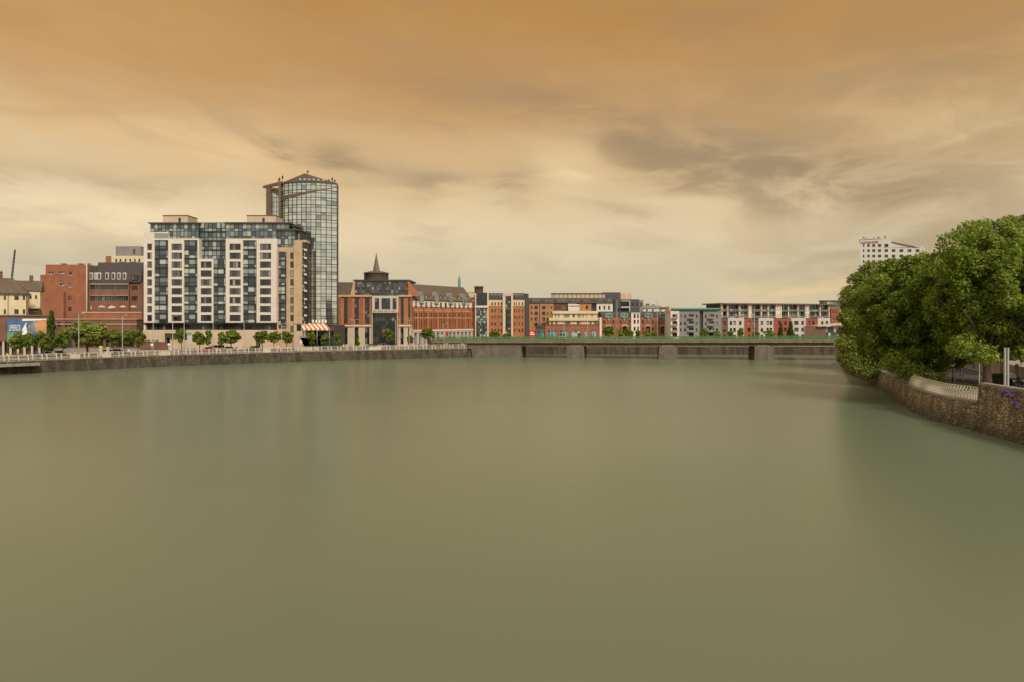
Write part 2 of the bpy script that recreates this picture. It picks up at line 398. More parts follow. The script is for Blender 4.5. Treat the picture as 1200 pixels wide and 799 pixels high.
def river_wall(name, label, cat, pts, top, mats, side, batter=.8, thick=1.2, cope=.3, step=1.2, rough=.1, foot=-1.5, cw=.12, group=None, passes=6):
    """masonry bank wall along a line; side=+1 puts the river to the right of the direction of travel"""
    root = thing(name, label, cat, (pts[0][0], pts[0][1], 0), 0, group)
    ox, oy = pts[0]; p = smooth_line(pts, step, passes); nrm = normals(p)
    mb = MB(); rows = [foot + (top - cope - foot) * i / 9 for i in range(10)]; n = len(p); vs = []
    for (x, y), (nx, ny) in zip(p, nrm):
        for z in rows:
            t = (top - z) / top; off = batter * t * side
            v = Vector((x + nx * off, y + ny * off, z))
            j = mnoise.noise(v * .9) * rough + mnoise.noise(v * .25) * rough * 1.2
            vs.append((v.x - ox + nx * j * side, v.y - oy + ny * j * side, z))
    m = len(rows); mb.add(vs, [((i * m + k), (i * m + k + 1), ((i + 1) * m + k + 1), ((i + 1) * m + k))[::side] for i in range(n - 1) for k in range(m - 1)], 0, False)
    bk = [(x - nx * thick * side - ox, y - ny * thick * side - oy) for (x, y), (nx, ny) in zip(p, nrm)]
    for i in range(n - 1): mb.face([(*bk[i], foot), (*bk[i + 1], foot), (*bk[i + 1], top - cope), (*bk[i], top - cope)])
    mb.build('masonry', [mats[0]], root)
    cb = MB()
    for i in range(n - 1):
        a, b = p[i], p[i + 1]; na, nb = nrm[i], nrm[i + 1]
        f = lambda q, nn, d: (q[0] + nn[0] * d * side - ox, q[1] + nn[1] * d * side - oy)
        q = [f(a, na, cw), f(b, nb, cw), f(b, nb, -thick - .06), f(a, na, -thick - .06)]
        if side > 0: q = [q[0], q[1], q[2], q[3]]
        g = .012 if i % 2 else 0
        cb.hexa([(*c, top - cope) for c in q], [(*c, top - g) for c in q], 0)
    cb.build('coping', [mats[1]], root)
    return root, p, nrm

def river_material():
    m, nt, b = newmat('river_water')
    oc = nt.node('ShaderNodeTexCoord').outputs['Object']
    big = nt.noise(nt.scalev(oc, (.012, .02, 1)), 1, 3, .5)
    nt.l.new(nt.mix(nt.mapr(big, .3, .7), (.124, .150, .096), (.140, .166, .107)), b.inputs['Base Color'])
    b.inputs['Roughness'].default_value = .28; b.inputs['Specular Tint'].default_value = (.88, 1, .98, 1); b.inputs['IOR'].default_value = 1.38; b.inputs['Specular IOR Level'].default_value = .5
    bp = nt.node('ShaderNodeBump'); bp.inputs['Strength'].default_value = .12; bp.inputs['Distance'].default_value = .25
    n = nt.m('ADD', nt.noise(nt.scalev(oc, (.10, .16, 1)), 1, 3, .5), nt.m('MULTIPLY', nt.noise(nt.scalev(oc, (.5, .7, 1)), 1, 2, .5), .12))
    nt.l.new(n, bp.inputs['Height']); nt.l.new(bp.outputs[0], b.inputs['Normal'])
    return m

def build_setting():
    MAT['river'] = river_material()
    mb = MB(); S = 5000
    mb.face([(-S, -S, 0), (S, -S, 0), (S, S, 0), (-S, S, 0)]); tag(mb.build('river', ['river']), kind='structure')
    FW = [(-14, 232), (-6, 252), (20, 252), (110, 250), (150, 244), (S, 244)]
    g = MB()
    def inset(pts, d):
        return [(x - nx * d, y - ny * d) for (x, y), (nx, ny) in zip(pts, normals(pts))]
    left = inset(LBW[1:] + FW[:-1], .6)
    g.face([(-S, -900, GL)] + [(x, y, GL) for x, y in left] + [(S, 244.6, GL), (S, S, GL), (-S, S, GL)])
    right = [(x + .6, y) for x, y in RB]
    g.face([(S, -900, GR), (S, 226, GR), (190, 226, GR), (107, 214, GR)] + [(x, y, GR) for x, y in right[::-1]] + [(54, -900, GR)])
    tag(g.build('ground', ['paving']), kind='structure')
    # carriageways: the quay street on the left, the riverside road on the right
    rd = MB(); lp = smooth_line(LBW[3:], 4); ln = normals(lp)
    for i in range(len(lp) - 1):
        f = lambda k, d: (lp[k][0] - ln[k][0] * d, lp[k][1] - ln[k][1] * d, GL + .004)
        rd.face([f(i, 9), f(i + 1, 9), f(i + 1, 16.5), f(i, 16.5)])
    rp = smooth_line([(x, y) for x, y in RB], 4); rn = normals(rp)
    for i in range(len(rp) - 1):
        f = lambda k, d: (rp[k][0] + rn[k][0] * d, rp[k][1] + rn[k][1] * d, GR + .004)
        rd.face([f(i + 1, 8), f(i, 8), f(i, 15.5), f(i + 1, 15.5)])
    tag(rd.build('road', ['asphalt']), kind='structure')
    kb = MB()
    for pp, nn, s, gz, dd in ((lp, ln, -1, GL, (8.8, 16.5)), (rp, rn, 1, GR, (7.8, 15.5))):
        for d in dd:
            for i in range(len(pp) - 1):
                f = lambda k, e: (pp[k][0] + s * nn[k][0] * (d + e), pp[k][1] + s * nn[k][1] * (d + e))
                q = [f(i, 0), f(i + 1, 0), f(i + 1, .2), f(i, .2)]
                kb.hexa([(*c, gz - .05) for c in q], [(*c, gz + .12) for c in q])
    tag(kb.build('kerb', ['concrete']), kind='structure')
    # bank walls
    river_wall('quay_wall', 'long stained stone quay wall along the left bank under cream railings', 'quay wall', LBW[1:], 3.1, ('quaystone', 'concrete'), 1, .7, 1.2, .22, 2., .12)
    river_wall('quay_wall', 'dark far quay wall seen through the openings under the bridge', 'quay wall', FW[:-1], 3.15, ('quaystone', 'concrete'), 1, .4, 1., .25, 3.)
    ri = RB.index((52.9, 77.3))
    river_wall('stone_wall', 'rough rubble stone river wall with parapet at the lower right', 'stone wall', RB[:ri + 1], 5.5, ('rubble', 'concrete'), -1, .8, .7, .3, .9, .16, group=None, cw=.1, passes=1)
    river_wall('quay_wall', 'curving lower stone river wall under the trees on the right', 'quay wall', RB[ri:], 3.3, ('rubble', 'concrete'), -1, .55, 1.2, .22, .9, .14)
    # left railing
    rt = thing('railing', 'long cream railing with leaning posts along the left quay', 'railing', (LB[0][0], LB[0][1], 3.1))
    p = smooth_line(LBW[3:], 1.0); n = normals(p); ox, oy = LB[0]
    p = [(x - a * .45 - ox, y - b * .45 - oy) for (x, y), (a, b) in zip(p, n)]
    s0 = next(i for i, q in enumerate(p) if (q[0] + ox) / (q[1] + oy) * FPX > -640)
    p, n = p[s0:], n[s0:]
    post = MB(); post.prism_x([(-.12, 0), (.14, 0), (.02, .55), (-.16, 1.05), (-.34, 1.28), (-.46, 1.26), (-.30, 1.0), (-.14, .5)], -.09, .09); pm = post.mesh('post', ['railcream'])
    L = 0; nxt = 0; k = 0
    for i in range(len(p) - 1):
        if L >= nxt and k < 98:
            put('post', pm, rt, (p[i][0], p[i][1], 0), (0, 0, math.atan2(n[i][1], n[i][0]) - R(90))); nxt += 1.55; k += 1
        L += math.dist(p[i], p[i + 1])
    for nm, z, r, off in (('handrail', 1.27, .06, .36), ('rail', .9, .035, .12), ('rail', .5, .035, -.02), ('rail', .18, .035, -.05)):
        t = MB(); t.tube([(x - a * off, y - b * off, z) for (x, y), (a, b) in zip(p, n)], r, 5); t.build(nm, ['railcream'], rt)
    mesh = MB()
    for i in range(0, len(p) - 1):
        for q in (.25, .75):
            x = p[i][0] + (p[i + 1][0] - p[i][0]) * q; y = p[i][1] + (p[i + 1][1] - p[i][1]) * q; a, b = n[i]
            mesh.tube([(x + a * .03, y + b * .03, .05), (x - a * .04, y - b * .04, .6), (x - a * .3, y - b * .3, 1.22)], .02, 4)
    mesh.build('bars', ['railcream'], rt)
    for a, b in ((80, 99), (118, 131), (186, 201), (308, 318), (430, 447)):
        pl = MB(); idx = [j for j, q in enumerate(p) if a < 600 + (q[0] + ox) / (q[1] + oy) * FPX < b]
        for j0, j1 in zip(idx, idx[1:]):
            f = lambda j, d: (p[j][0] + n[j][0] * d, p[j][1] + n[j][1] * d)
            q = [f(j0, .1), f(j1, .1), f(j1, -.12), f(j0, -.12)]
            pl.hexa([(*c, 0) for c in q], [(*c, 1.0) for c in q])
        pl.build('infill_panel', ['railcream'], rt)
    # concrete ledge at the far left
    lg = MB(); q0, q1 = (wx(-40, 150.5), 150.5), (wx(45, 162.4), 162.4)
    lg.hexa([(q0[0] + .4, q0[1] - .6, 1.9), (q1[0] + 1.5, q1[1] - 1.6, 1.9), (q1[0] - .3, q1[1] + .6, 1.9), (q0[0] - .9, q0[1] + 1.2, 1.9)], [(q0[0] + .4, q0[1] - .6, 2.45), (q1[0] + 1.5, q1[1] - 1.6, 2.45), (q1[0] - .3, q1[1] + .6, 2.45), (q0[0] - .9, q0[1] + 1.2, 2.45)])
    tag(lg.build('concrete_ledge', ['concrete']), 'pale concrete ledge jutting from the quay wall at far left', 'ledge')
    # right curved railing
    rr = thing('railing', 'cream curved railing on the river wall under the right trees', 'railing', (52.9, 77.3, 3.3))
    p = smooth_line(RB[ri:], .5); n = normals(p)
    q = [(x - 52.9 + a * .35, y - 77.3 + b * .35) for (x, y), (a, b) in zip(p, n)]
    post = MB()
    pr = [(0, 0), (-.03, .35), (.02, .75), (.16, 1.12), (.38, 1.42)]
    post.prism_x([(y - .05, z) for y, z in pr] + [(y + .06, z + .02) for y, z in pr[::-1]], -.05, .05); pm = post.mesh('post', ['railcream'])
    for j in range(1, min(len(q), 92)):
        put('post', pm, rr, (q[j][0], q[j][1], 0), (0, 0, math.atan2(n[j][1], n[j][0]) - R(90)))
    for nm, z, off, r in (('handrail', 1.42, .38, .05), ('rail', 1.1, .16, .028), ('rail', .74, .02, .028), ('rail', .38, -.03, .028), ('rail', .06, 0, .035)):
        t = MB(); t.tube([(x + a * off, y + b * off, z) for (x, y), (a, b) in zip(q[:92], n)], r, 5); t.build(nm, ['railcream'], rr)

def build_bridge():
    x0, y0, x1, y1 = -15., 232., 108., 209.5
    L = math.dist((x0, y0), (x1, y1)); a = math.atan2(y1 - y0, x1 - x0)
    root = thing('road_bridge', 'low concrete river bridge on broad piers with green railing', 'bridge', (x0, y0, 0), a)
    zt = lambda x: 5.2 + .9 * max(x, -20) / L
    W = 11.5
    def strip(name, mat, ya, yb, za, zb, xa=-14, xb=L + 16, n=12):
        mb = MB()
        for i in range(n):
            u, v = xa + (xb - xa) * i / n, xa + (xb - xa) * (i + 1) / n
            mb.hexa([(u, ya, zt(u) + za), (v, ya, zt(v) + za), (v, yb, zt(v) + za), (u, yb, zt(u) + za)], [(u, ya, zt(u) + zb), (v, ya, zt(v) + zb), (v, yb, zt(v) + zb), (u, yb, zt(u) + zb)])
        return mb.build(name, [mat], root)
    strip('deck_slab', 'darkconcrete', .5, W - .5, -.75, -.02)
    strip('edge_beam', 'beam', 0, .5, -.42, .16); strip('edge_beam', 'concrete', W - .5, W, -.42, .16)
    strip('carriageway', 'asphalt', 2.2, W - 2.2, -.02, .01)
    for y in (.9, 3.3, 5.7, 8.1, 10.3): strip('girder', 'darkconcrete', y, y + .55, -1.5, -.75, 1, L)
    for xp in (36.5, 66.3, 95.8, 124.5):
        mb = MB(); h = zt(xp) - 1.5
        b = [(xp - 3.0, -.6), (xp + 3.0, -.6), (xp + 3.0, W + .6), (xp - 3.0, W + .6)]; t = [(xp - 2.75, -.3), (xp + 2.75, -.3), (xp + 2.75, W + .3), (xp - 2.75, W + .3)]
        mb.hexa([(*q, -2) for q in b], [(*q, h) for q in t])
        pr = mb.build('pier', ['darkconcrete'], root)
        cp = MB(); cp.box(xp - 1.9, xp + 1.9, 0.1, W - .1, h, h + .25); cp.build('bearing_shelf', ['concrete'], pr)
    ab = MB(); ab.box(-14, 18.3, .8, W - .8, -2, zt(0) - .76); ab.build('abutment', ['darkconcrete'], root)
    for k in (-8, -2.5): 
        pb = MB(); pb.box(k, k + 1.1, -.35, .78, -2, zt(0) - .44); pb.build('buttress', ['concrete'], root)
    for y in (.22, W - .22):
        mb = MB(); xa, xb = -14., L + 16
        n = int((xb - xa) / .21)
        for i in range(n):
            x = xa + (xb - xa) * i / n; z = zt(x)
            w = .085 if i % 10 else .13
            mb.box(x - w / 2, x + w / 2, y - w / 2, y + w / 2, z + .1, z + (1.18 if i % 10 else 1.36))
        for h, r in ((.22, .05), (.62, .04), (1.2, .07)):
            mb.tube([(x, y, zt(x) + h) for x in (xa, 0, xb)], r, 5)
        mb.build('railing', ['green'], root)
    return root

# ------------------------------------------------------------------ sky, sun, camera
SUN_DIR = Vector((.30, -.70, .62)).normalized()     # towards the sun: behind the camera, to its right, veiled by cloud
def build_sky():
    w = bpy.data.worlds.new('World'); SC.world = w; w.use_nodes = True
    nt = NT(w.node_tree); bg = nt.n['Background']
    d = nt.node('ShaderNodeTexCoord').outputs['Generated']
    sep = nt.node('ShaderNodeSeparateXYZ'); nt.l.new(d, sep.inputs[0]); X, Y, Z = sep.outputs
    el = nt.m('MULTIPLY', nt.m('ARCSINE', Z), 180 / math.pi); az = nt.m('MULTIPLY', nt.m('ARCTAN2', X, Y), 180 / math.pi)
    cmb = nt.node('ShaderNodeCombineXYZ'); nt.l.new(nt.m('MULTIPLY', X, 2.1), cmb.inputs[0]); nt.l.new(nt.m('MULTIPLY', Y, 2.1), cmb.inputs[1]); nt.l.new(nt.m('ADD', nt.m('MULTIPLY', Z, 9.5), nt.m('MULTIPLY', X, 1.0)), cmb.inputs[2])
    V = cmb.outputs[0]
    n1 = nt.noise(V, 1.0, 5, .5, .35); n2 = nt.noise(V, 2.6, 5, .55, .5); n3 = nt.noise(nt.scalev(d, (4.6, 4.6, 12.)), 1.25, 6, .58, .6)
    wob = nt.m('SUBTRACT', n1, .5); wob2 = nt.m('SUBTRACT', n3, .5)
    ew = nt.m('ADD', nt.m('ADD', el, nt.m('MULTIPLY', wob, 11.)), nt.m('MULTIPLY', wob2, 4.))
    f = nt.m('DIVIDE', nt.m('MAXIMUM', ew, 0.), 90.)
    g = lambda e: e / 90.
    base = nt.ramp(f, [(0, (.62, .53, .37)), (g(4), (.68, .57, .385)), (g(8), (.77, .61, .38)), (g(12), (.71, .505, .265)), (g(16), (.60, .37, .168)), (g(20), (.53, .29, .108)), (g(25), (.49, .25, .076)), (g(33), (.48, .29, .12)), (g(48), (.70, .60, .48)), (1, (1.15, 1.08, .95))])  # overhead stops, out of view, set pale and bright as neutral fill light
    def blob(pa, pe, ra, re, rot=0., warp=5.):
        """soft patch of cloud centred at azimuth pa, elevation pe (degrees)"""
        a = nt.m('SUBTRACT', nt.m('ADD', az, nt.m('MULTIPLY', wob, warp * 2)), pa); e = nt.m('SUBTRACT', nt.m('ADD', el, nt.m('MULTIPLY', wob2, warp)), pe)
        c, s = math.cos(R(rot)), math.sin(R(rot))
        u = nt.m('DIVIDE', nt.m('ADD', nt.m('MULTIPLY', a, c), nt.m('MULTIPLY', e, s)), ra)
        v = nt.m('DIVIDE', nt.m('SUBTRACT', nt.m('MULTIPLY', e, c), nt.m('MULTIPLY', a, s)), re)
        return nt.m('POWER', 2.718, nt.m('MULTIPLY', nt.m('ADD', nt.m('MULTIPLY', u, u), nt.m('MULTIPLY', v, v)), -1.))
    back = nt.mapr(Y, .1, -.55); col = nt.mix(nt.m('MULTIPLY', back, .8), base, (.80, .73, .61))  # unseen sky behind the camera made paler and brighter to fill the facades
    # grey-violet undersides
    for pa, pe, ra, re, rot, k, c in BLOBS:
        col = nt.mix(nt.m('MULTIPLY', nt.m('MULTIPLY', blob(pa, pe, ra, re, rot), nt.mapr(n3, .34, .60, .35, 1.25)), k, clamp=True), col, c)
    # drifting streaks
    st = nt.mapr(n2, .50, .72, 0, .22); col = nt.mix(st, col, (.33, .245, .16))
    br = nt.m('MULTIPLY', nt.mapr(n1, .5, .72, 0, .35), nt.mapr(el, 20, 8, 0, 1)); col = nt.mix(br, col, (.86, .70, .44))
    sky = nt.node('ShaderNodeTexSky', sky_type='NISHITA', sun_disc=False)
    sky.sun_elevation = math.asin(SUN_DIR.z); sky.sun_rotation = math.atan2(SUN_DIR.x, SUN_DIR.y)
    clouds = nt.m('MULTIPLY', 1., 1.)
    vm = nt.node('ShaderNodeVectorMath', operation='SCALE'); nt.l.new(col, vm.inputs[0]); vm.inputs['Scale'].default_value = 10.
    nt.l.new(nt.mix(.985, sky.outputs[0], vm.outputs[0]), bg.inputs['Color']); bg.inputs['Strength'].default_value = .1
# az, el (deg), radii, rotation, weight, colour
BLOBS = [
    (31, 15, 22, 11, 0, .42, (.40, .265, .12)),
    (-34, 19, 14, 5, 8, .5, (.63, .365, .145)),
    (-26, 13.2, 14, 1.7, 0, .6, (.86, .58, .29)),
    (-32, 7.4, 13, 1.7, 0, .75, (.95, .76, .47)),
    (-33, 10.0, 15, .9, 0, .55, (.52, .39, .23)),
    (-6, 8.2, 11, 1.1, 3, .4, (.82, .65, .40)),
    (-30, 3.2, 18, 1.7, 0, .5, (.55, .48, .35)),
    (4, 6.0, 16, 1.6, 0, .4, (.78, .65, .44)),
    (12, 15.0, 17, 2.2, -15, .72, (.345, .24, .135)),
    (24, 10.8, 9, 2.6, -10, .82, (.32, .235, .145)),
    (14, 12.6, 7, 1.6, -14, .55, (.36, .255, .14)),
    (-19.5, 13.6, 3.2, .7, -14, .6, (.38, .26, .14)),
    (-13.5, 13.0, 3.6, 1.0, -14, .75, (.36, .25, .14)),
    (-5.5, 11.7, 4.6, .9, -12, .7, (.40, .28, .16)),
    (.6, 11.3, 1.7, 1.3, -20, .75, (.40, .29, .175)),
    (9.6, 8.9, 3.6, .9, -14, .7, (.43, .32, .19)),
    (4.4, 12.4, 2.6, 1.5, -20, .75, (.88, .69, .40)),
    (13.5, 9.2, 6.5, .9, -8, .65, (.82, .64, .38)),
    (32, 5.2, 11, 2.4, 0, .65, (.42, .325, .195)),
    (23.5, 2.7, 5, .6, 2, .5, (.84, .64, .32)),
]
def build_light_camera():
    s = bpy.data.lights.new('Sun', 'SUN'); s.energy = 2.8; s.angle = R(14); s.color = (1, .92, .80)
    o = bpy.data.objects.new('Sun', s); COL.objects.link(o); o.location = (0, 0, 80); o.rotation_euler = SUN_DIR.to_track_quat('Z', 'Y').to_euler()
    c = bpy.data.cameras.new('Camera'); c.sensor_width = 36; c.lens = 36 * FPX / 1200; c.shift_y = -(399.5 - HZ) / 1200; c.clip_start = .5; c.clip_end = 20000
    k = bpy.data.objects.new('Camera', c); COL.objects.link(k); k.location = (0, 0, CAMZ); k.rotation_euler = (R(90), 0, 0); SC.camera = k
    v = SC.view_settings; v.view_transform = 'Standard'; v.look = 'None'; v.gamma = 1; v.exposure = 0; v.use_curve_mapping = False
    SC.cycles.max_bounces = 6; SC.cycles.diffuse_bounces = 3; SC.cycles.use_denoising = True
# ------------------------------------------------------------------ buildings of the left bank
def gable_roof_y(b, x0, x1, y0, y1, z0, z1, mat, name='roof', over=.4, parent=None):
    """ridge parallel to the front"""
    mb = MB(); ym = (y0 + y1) / 2
    mb.prism_x([(y0 - over, z0 - .1), (y1 + over, z0 - .1), (y1 + over, z0 + .1), (ym, z1), (y0 - over, z0 + .1)], x0 - over, x1 + over)
    return b.part(mb, name, [mat], parent)
def gable_roof_x(b, x0, x1, y0, y1, z0, z1, mat, name='roof', over=.4, parent=None):
    """ridge running away from the front: the front is a gable"""
    mb = MB(); xm = (x0 + x1) / 2
    mb.prism_y([(x0 - over, z0 - .1), (x1 + over, z0 - .1), (x1 + over, z0 + .1), (xm, z1), (x0 - over, z0 + .1)], y0 - over, y1 + over)
    return b.part(mb, name, [mat], parent)
def chimney(b, parent, x, y, z, mat='brickbrown', w=.9, h=1.6):
    mb = MB(); mb.box(x - w / 2, x + w / 2, y - .4, y + .4, z - 1.2, z + h); mb.box(x - w / 2 - .08, x + w / 2 + .08, y - .48, y + .48, z + h + .003, z + h + .18)
    for k in (-.22, .22): mb.lathe([(.13, z + h + .18), (.1, z + h + .6), (0, z + h + .6)], x + k, y, 8)
    return b.part(mb, 'chimney', [mat], parent)

def houses():
    # cream house with a slate roof at the picture's edge
    b = Bld('cream_house', 'cream rendered house with grey slate roof at the far left edge', -22, 190, 31, 195.2, cat='house')
    w = b.wall(-22, 31, 344.5, None, 'housecream', 0, 9)
    w.wins_at([(-12, -8.5), (4.5, 7), (16.8, 22), (26.8, 29.5)], [349, 365.5], 5.2, 1, 2, 'brownframe'); w.done()
    x0, x1 = b.x(-22), b.x(31); zt = b.z(344.5, 5)
    rf = MB()
    rf.add([(x0, -.5, zt), (x1 + .5, -.5, zt), (x1 + .5, 9.5, zt), (x0, 9.5, zt), (x0, 4.5, zt + 4.6), (b.x(13), 4.5, zt + 4.6)], [(0, 1, 5, 4), (1, 2, 5), (2, 3, 4, 5), (3, 0, 4), (3, 2, 1, 0)])
    r = b.part(rf, 'roof', ['slatebrown']); chimney(b, r, b.x(-2), 4.5, zt + 4.6)
    for px in (9.5, 31): 
        t = MB(); t.tube([(b.x(px), -.12, .1), (b.x(px), -.12, zt - .1)], .07, 6); b.part(t, 'drainpipe', ['brownframe'])
    g = MB(); g.box(x0, x1 + .5, -.68, -.5, zt - .1, zt + .1); b.part(g, 'gutter', ['brownframe'])
    b = Bld('beige_house', 'beige house with brown slate roof between cream house and brick block', 30, 206, 47, 207.8, cat='house')
    w = b.wall(30, 47, 341, None, 'housecream', 0, 9); w.wins_at([(34.5, 37), (41, 43.5)], [348.5], 4, 1, 2, 'brownframe')
    w.done(); x0, x1, zt = b.x(30), b.x(47), b.z(341, 38)
    r = gable_roof_y(b, x0 - 3, x1, 0, 9, zt, b.z(329.5, 38, 4.5), 'slatebrown')
    chimney(b, r, x0 + 1, 4.5, b.z(330, 38))
    # dark brick deck below it
    b = Bld('brick_annex', 'low dark brick annex with open balcony beneath the beige house', 31, 200, 46, 201.7, cat='building')
    w = b.wall(31, 46, 362, None, 'brickbrown', 0, 6)
    for a, c in ((32, 44.5),): w.win(a, c, 366, 371, 4, 1, 'brownframe', 'glassdark'); w.win(a, c, 374, 380, 4, 1, 'brownframe', 'glassdark')
    w.done(); mb = MB(); mb.box(b.x(30.6), b.x(46.4), -.9, 6.3, b.z(362, 38), b.z(362, 38) + .35); mb.box(b.x(31), b.x(46), -.8, -.7, b.z(373.5, 38), b.z(371.5, 38)); b.part(mb, 'balcony', ['podium'])

def billboard_building():
    b = Bld('brown_pavilion', 'low brown building on pale pillars behind the mural at far left', -25, 178, 57, 185.5)
    w = b.wall(-25, 57, 371, 399.5, 'brickbrown', 0, 12); w.done()
    mb = MB(); mb.box(b.x(-25.5), b.x(57.5), -.25, 12.3, b.z(371, 10) + .003, b.z(371, 10) + .35); b.part(mb, 'roof_edge', ['bronze'])
    w = b.wall(-25, 57, 399.6, None, 'charcoal', 1.4, 9, 'ground_floor'); w.wins_at([(3, 11), (12, 20), (22, 28), (30, 36.5), (39, 44), (48, 54)], [406], 9, 2, 1, 'darkframe', 'glassdark'); w.done()
    for px in (-14, -6, 3.8, 12.2, 21, 28.7, 37.5, 46, 55):
        p = MB(); x = b.x(px); p.box(x - .25, x + .25, .1, .6, 0, b.z(399.5, 20) - .003); p.box(x - .33, x + .33, .02, .68, 0, .25); b.part(p, 'pillar', ['podium'])
    # mural hoarding in front of it
    Y = 181.5; m0, m1 = b.x(8.3, -.5), b.x(54.7, -.5); z0, z1 = wz(400, 181.5), wz(374, 181.5); x0, x1 = m0, m1
    t = thing('mural', 'blue and orange printed mural hoarding with white letters on brown building', 'hoarding', b.root.matrix_basis @ Vector((m0, -.5, 0)), b.root.rotation_euler.z)
    W, H, zb = x1 - x0, z1 - z0, z0 - GL
    mb = MB(); mb.box(0, W, 0, .18, zb, zb + H); mb.build('panel', ['blue'], t)
    rnd = random.Random(4)
    def patch(poly, mat, y, name='printed_patch'):
        m_ = MB(); m_.prism_y([(x * W, zb + z * H) for x, z in poly], y, -.001); m_.build(name, [mat], t)
    patch([(0, 0), (.55, 0), (.42, .22), (.28, .16), (.15, .36), (0, .42)], 'greenprint', -.012)
    patch([(.50, 0), (1, 0), (1, 1), (.66, 1), (.55, .80), (.50, .45)], 'greyprint', -.012)
    patch([(.74, .44), (.88, .36), (1, .40), (1, .97), (.80, 1), (.70, .74)], 'orangeprint', -.022)
    patch([(.38, .90), (.72, .92), (1, .96), (1, 1), (.38, 1)], 'letterwhite', -.03)
    patch([(.36, .30), (.40, .42), (.37, .50), (.41, .62), (.46, .80), (.50, .84), (.47, .70), (.49, .55), (.50, .38), (.44, .24)], 'letterwhite', -.03)
    patch([(.60, .16), (.72, .10), (.80, .26), (.72, .40), (.62, .34)], 'blue', -.018)
    text('LIMERICK', t, (W * .045, -.05, zb + H * .46), 2.3, 'letterwhite', W * .29)
    for px in (0, 1):
        p = MB(); p.box(px * W - .08, px * W + .08, .2, .36, 0, zb + H - .2); p.build('post', ['darkframe'], t)

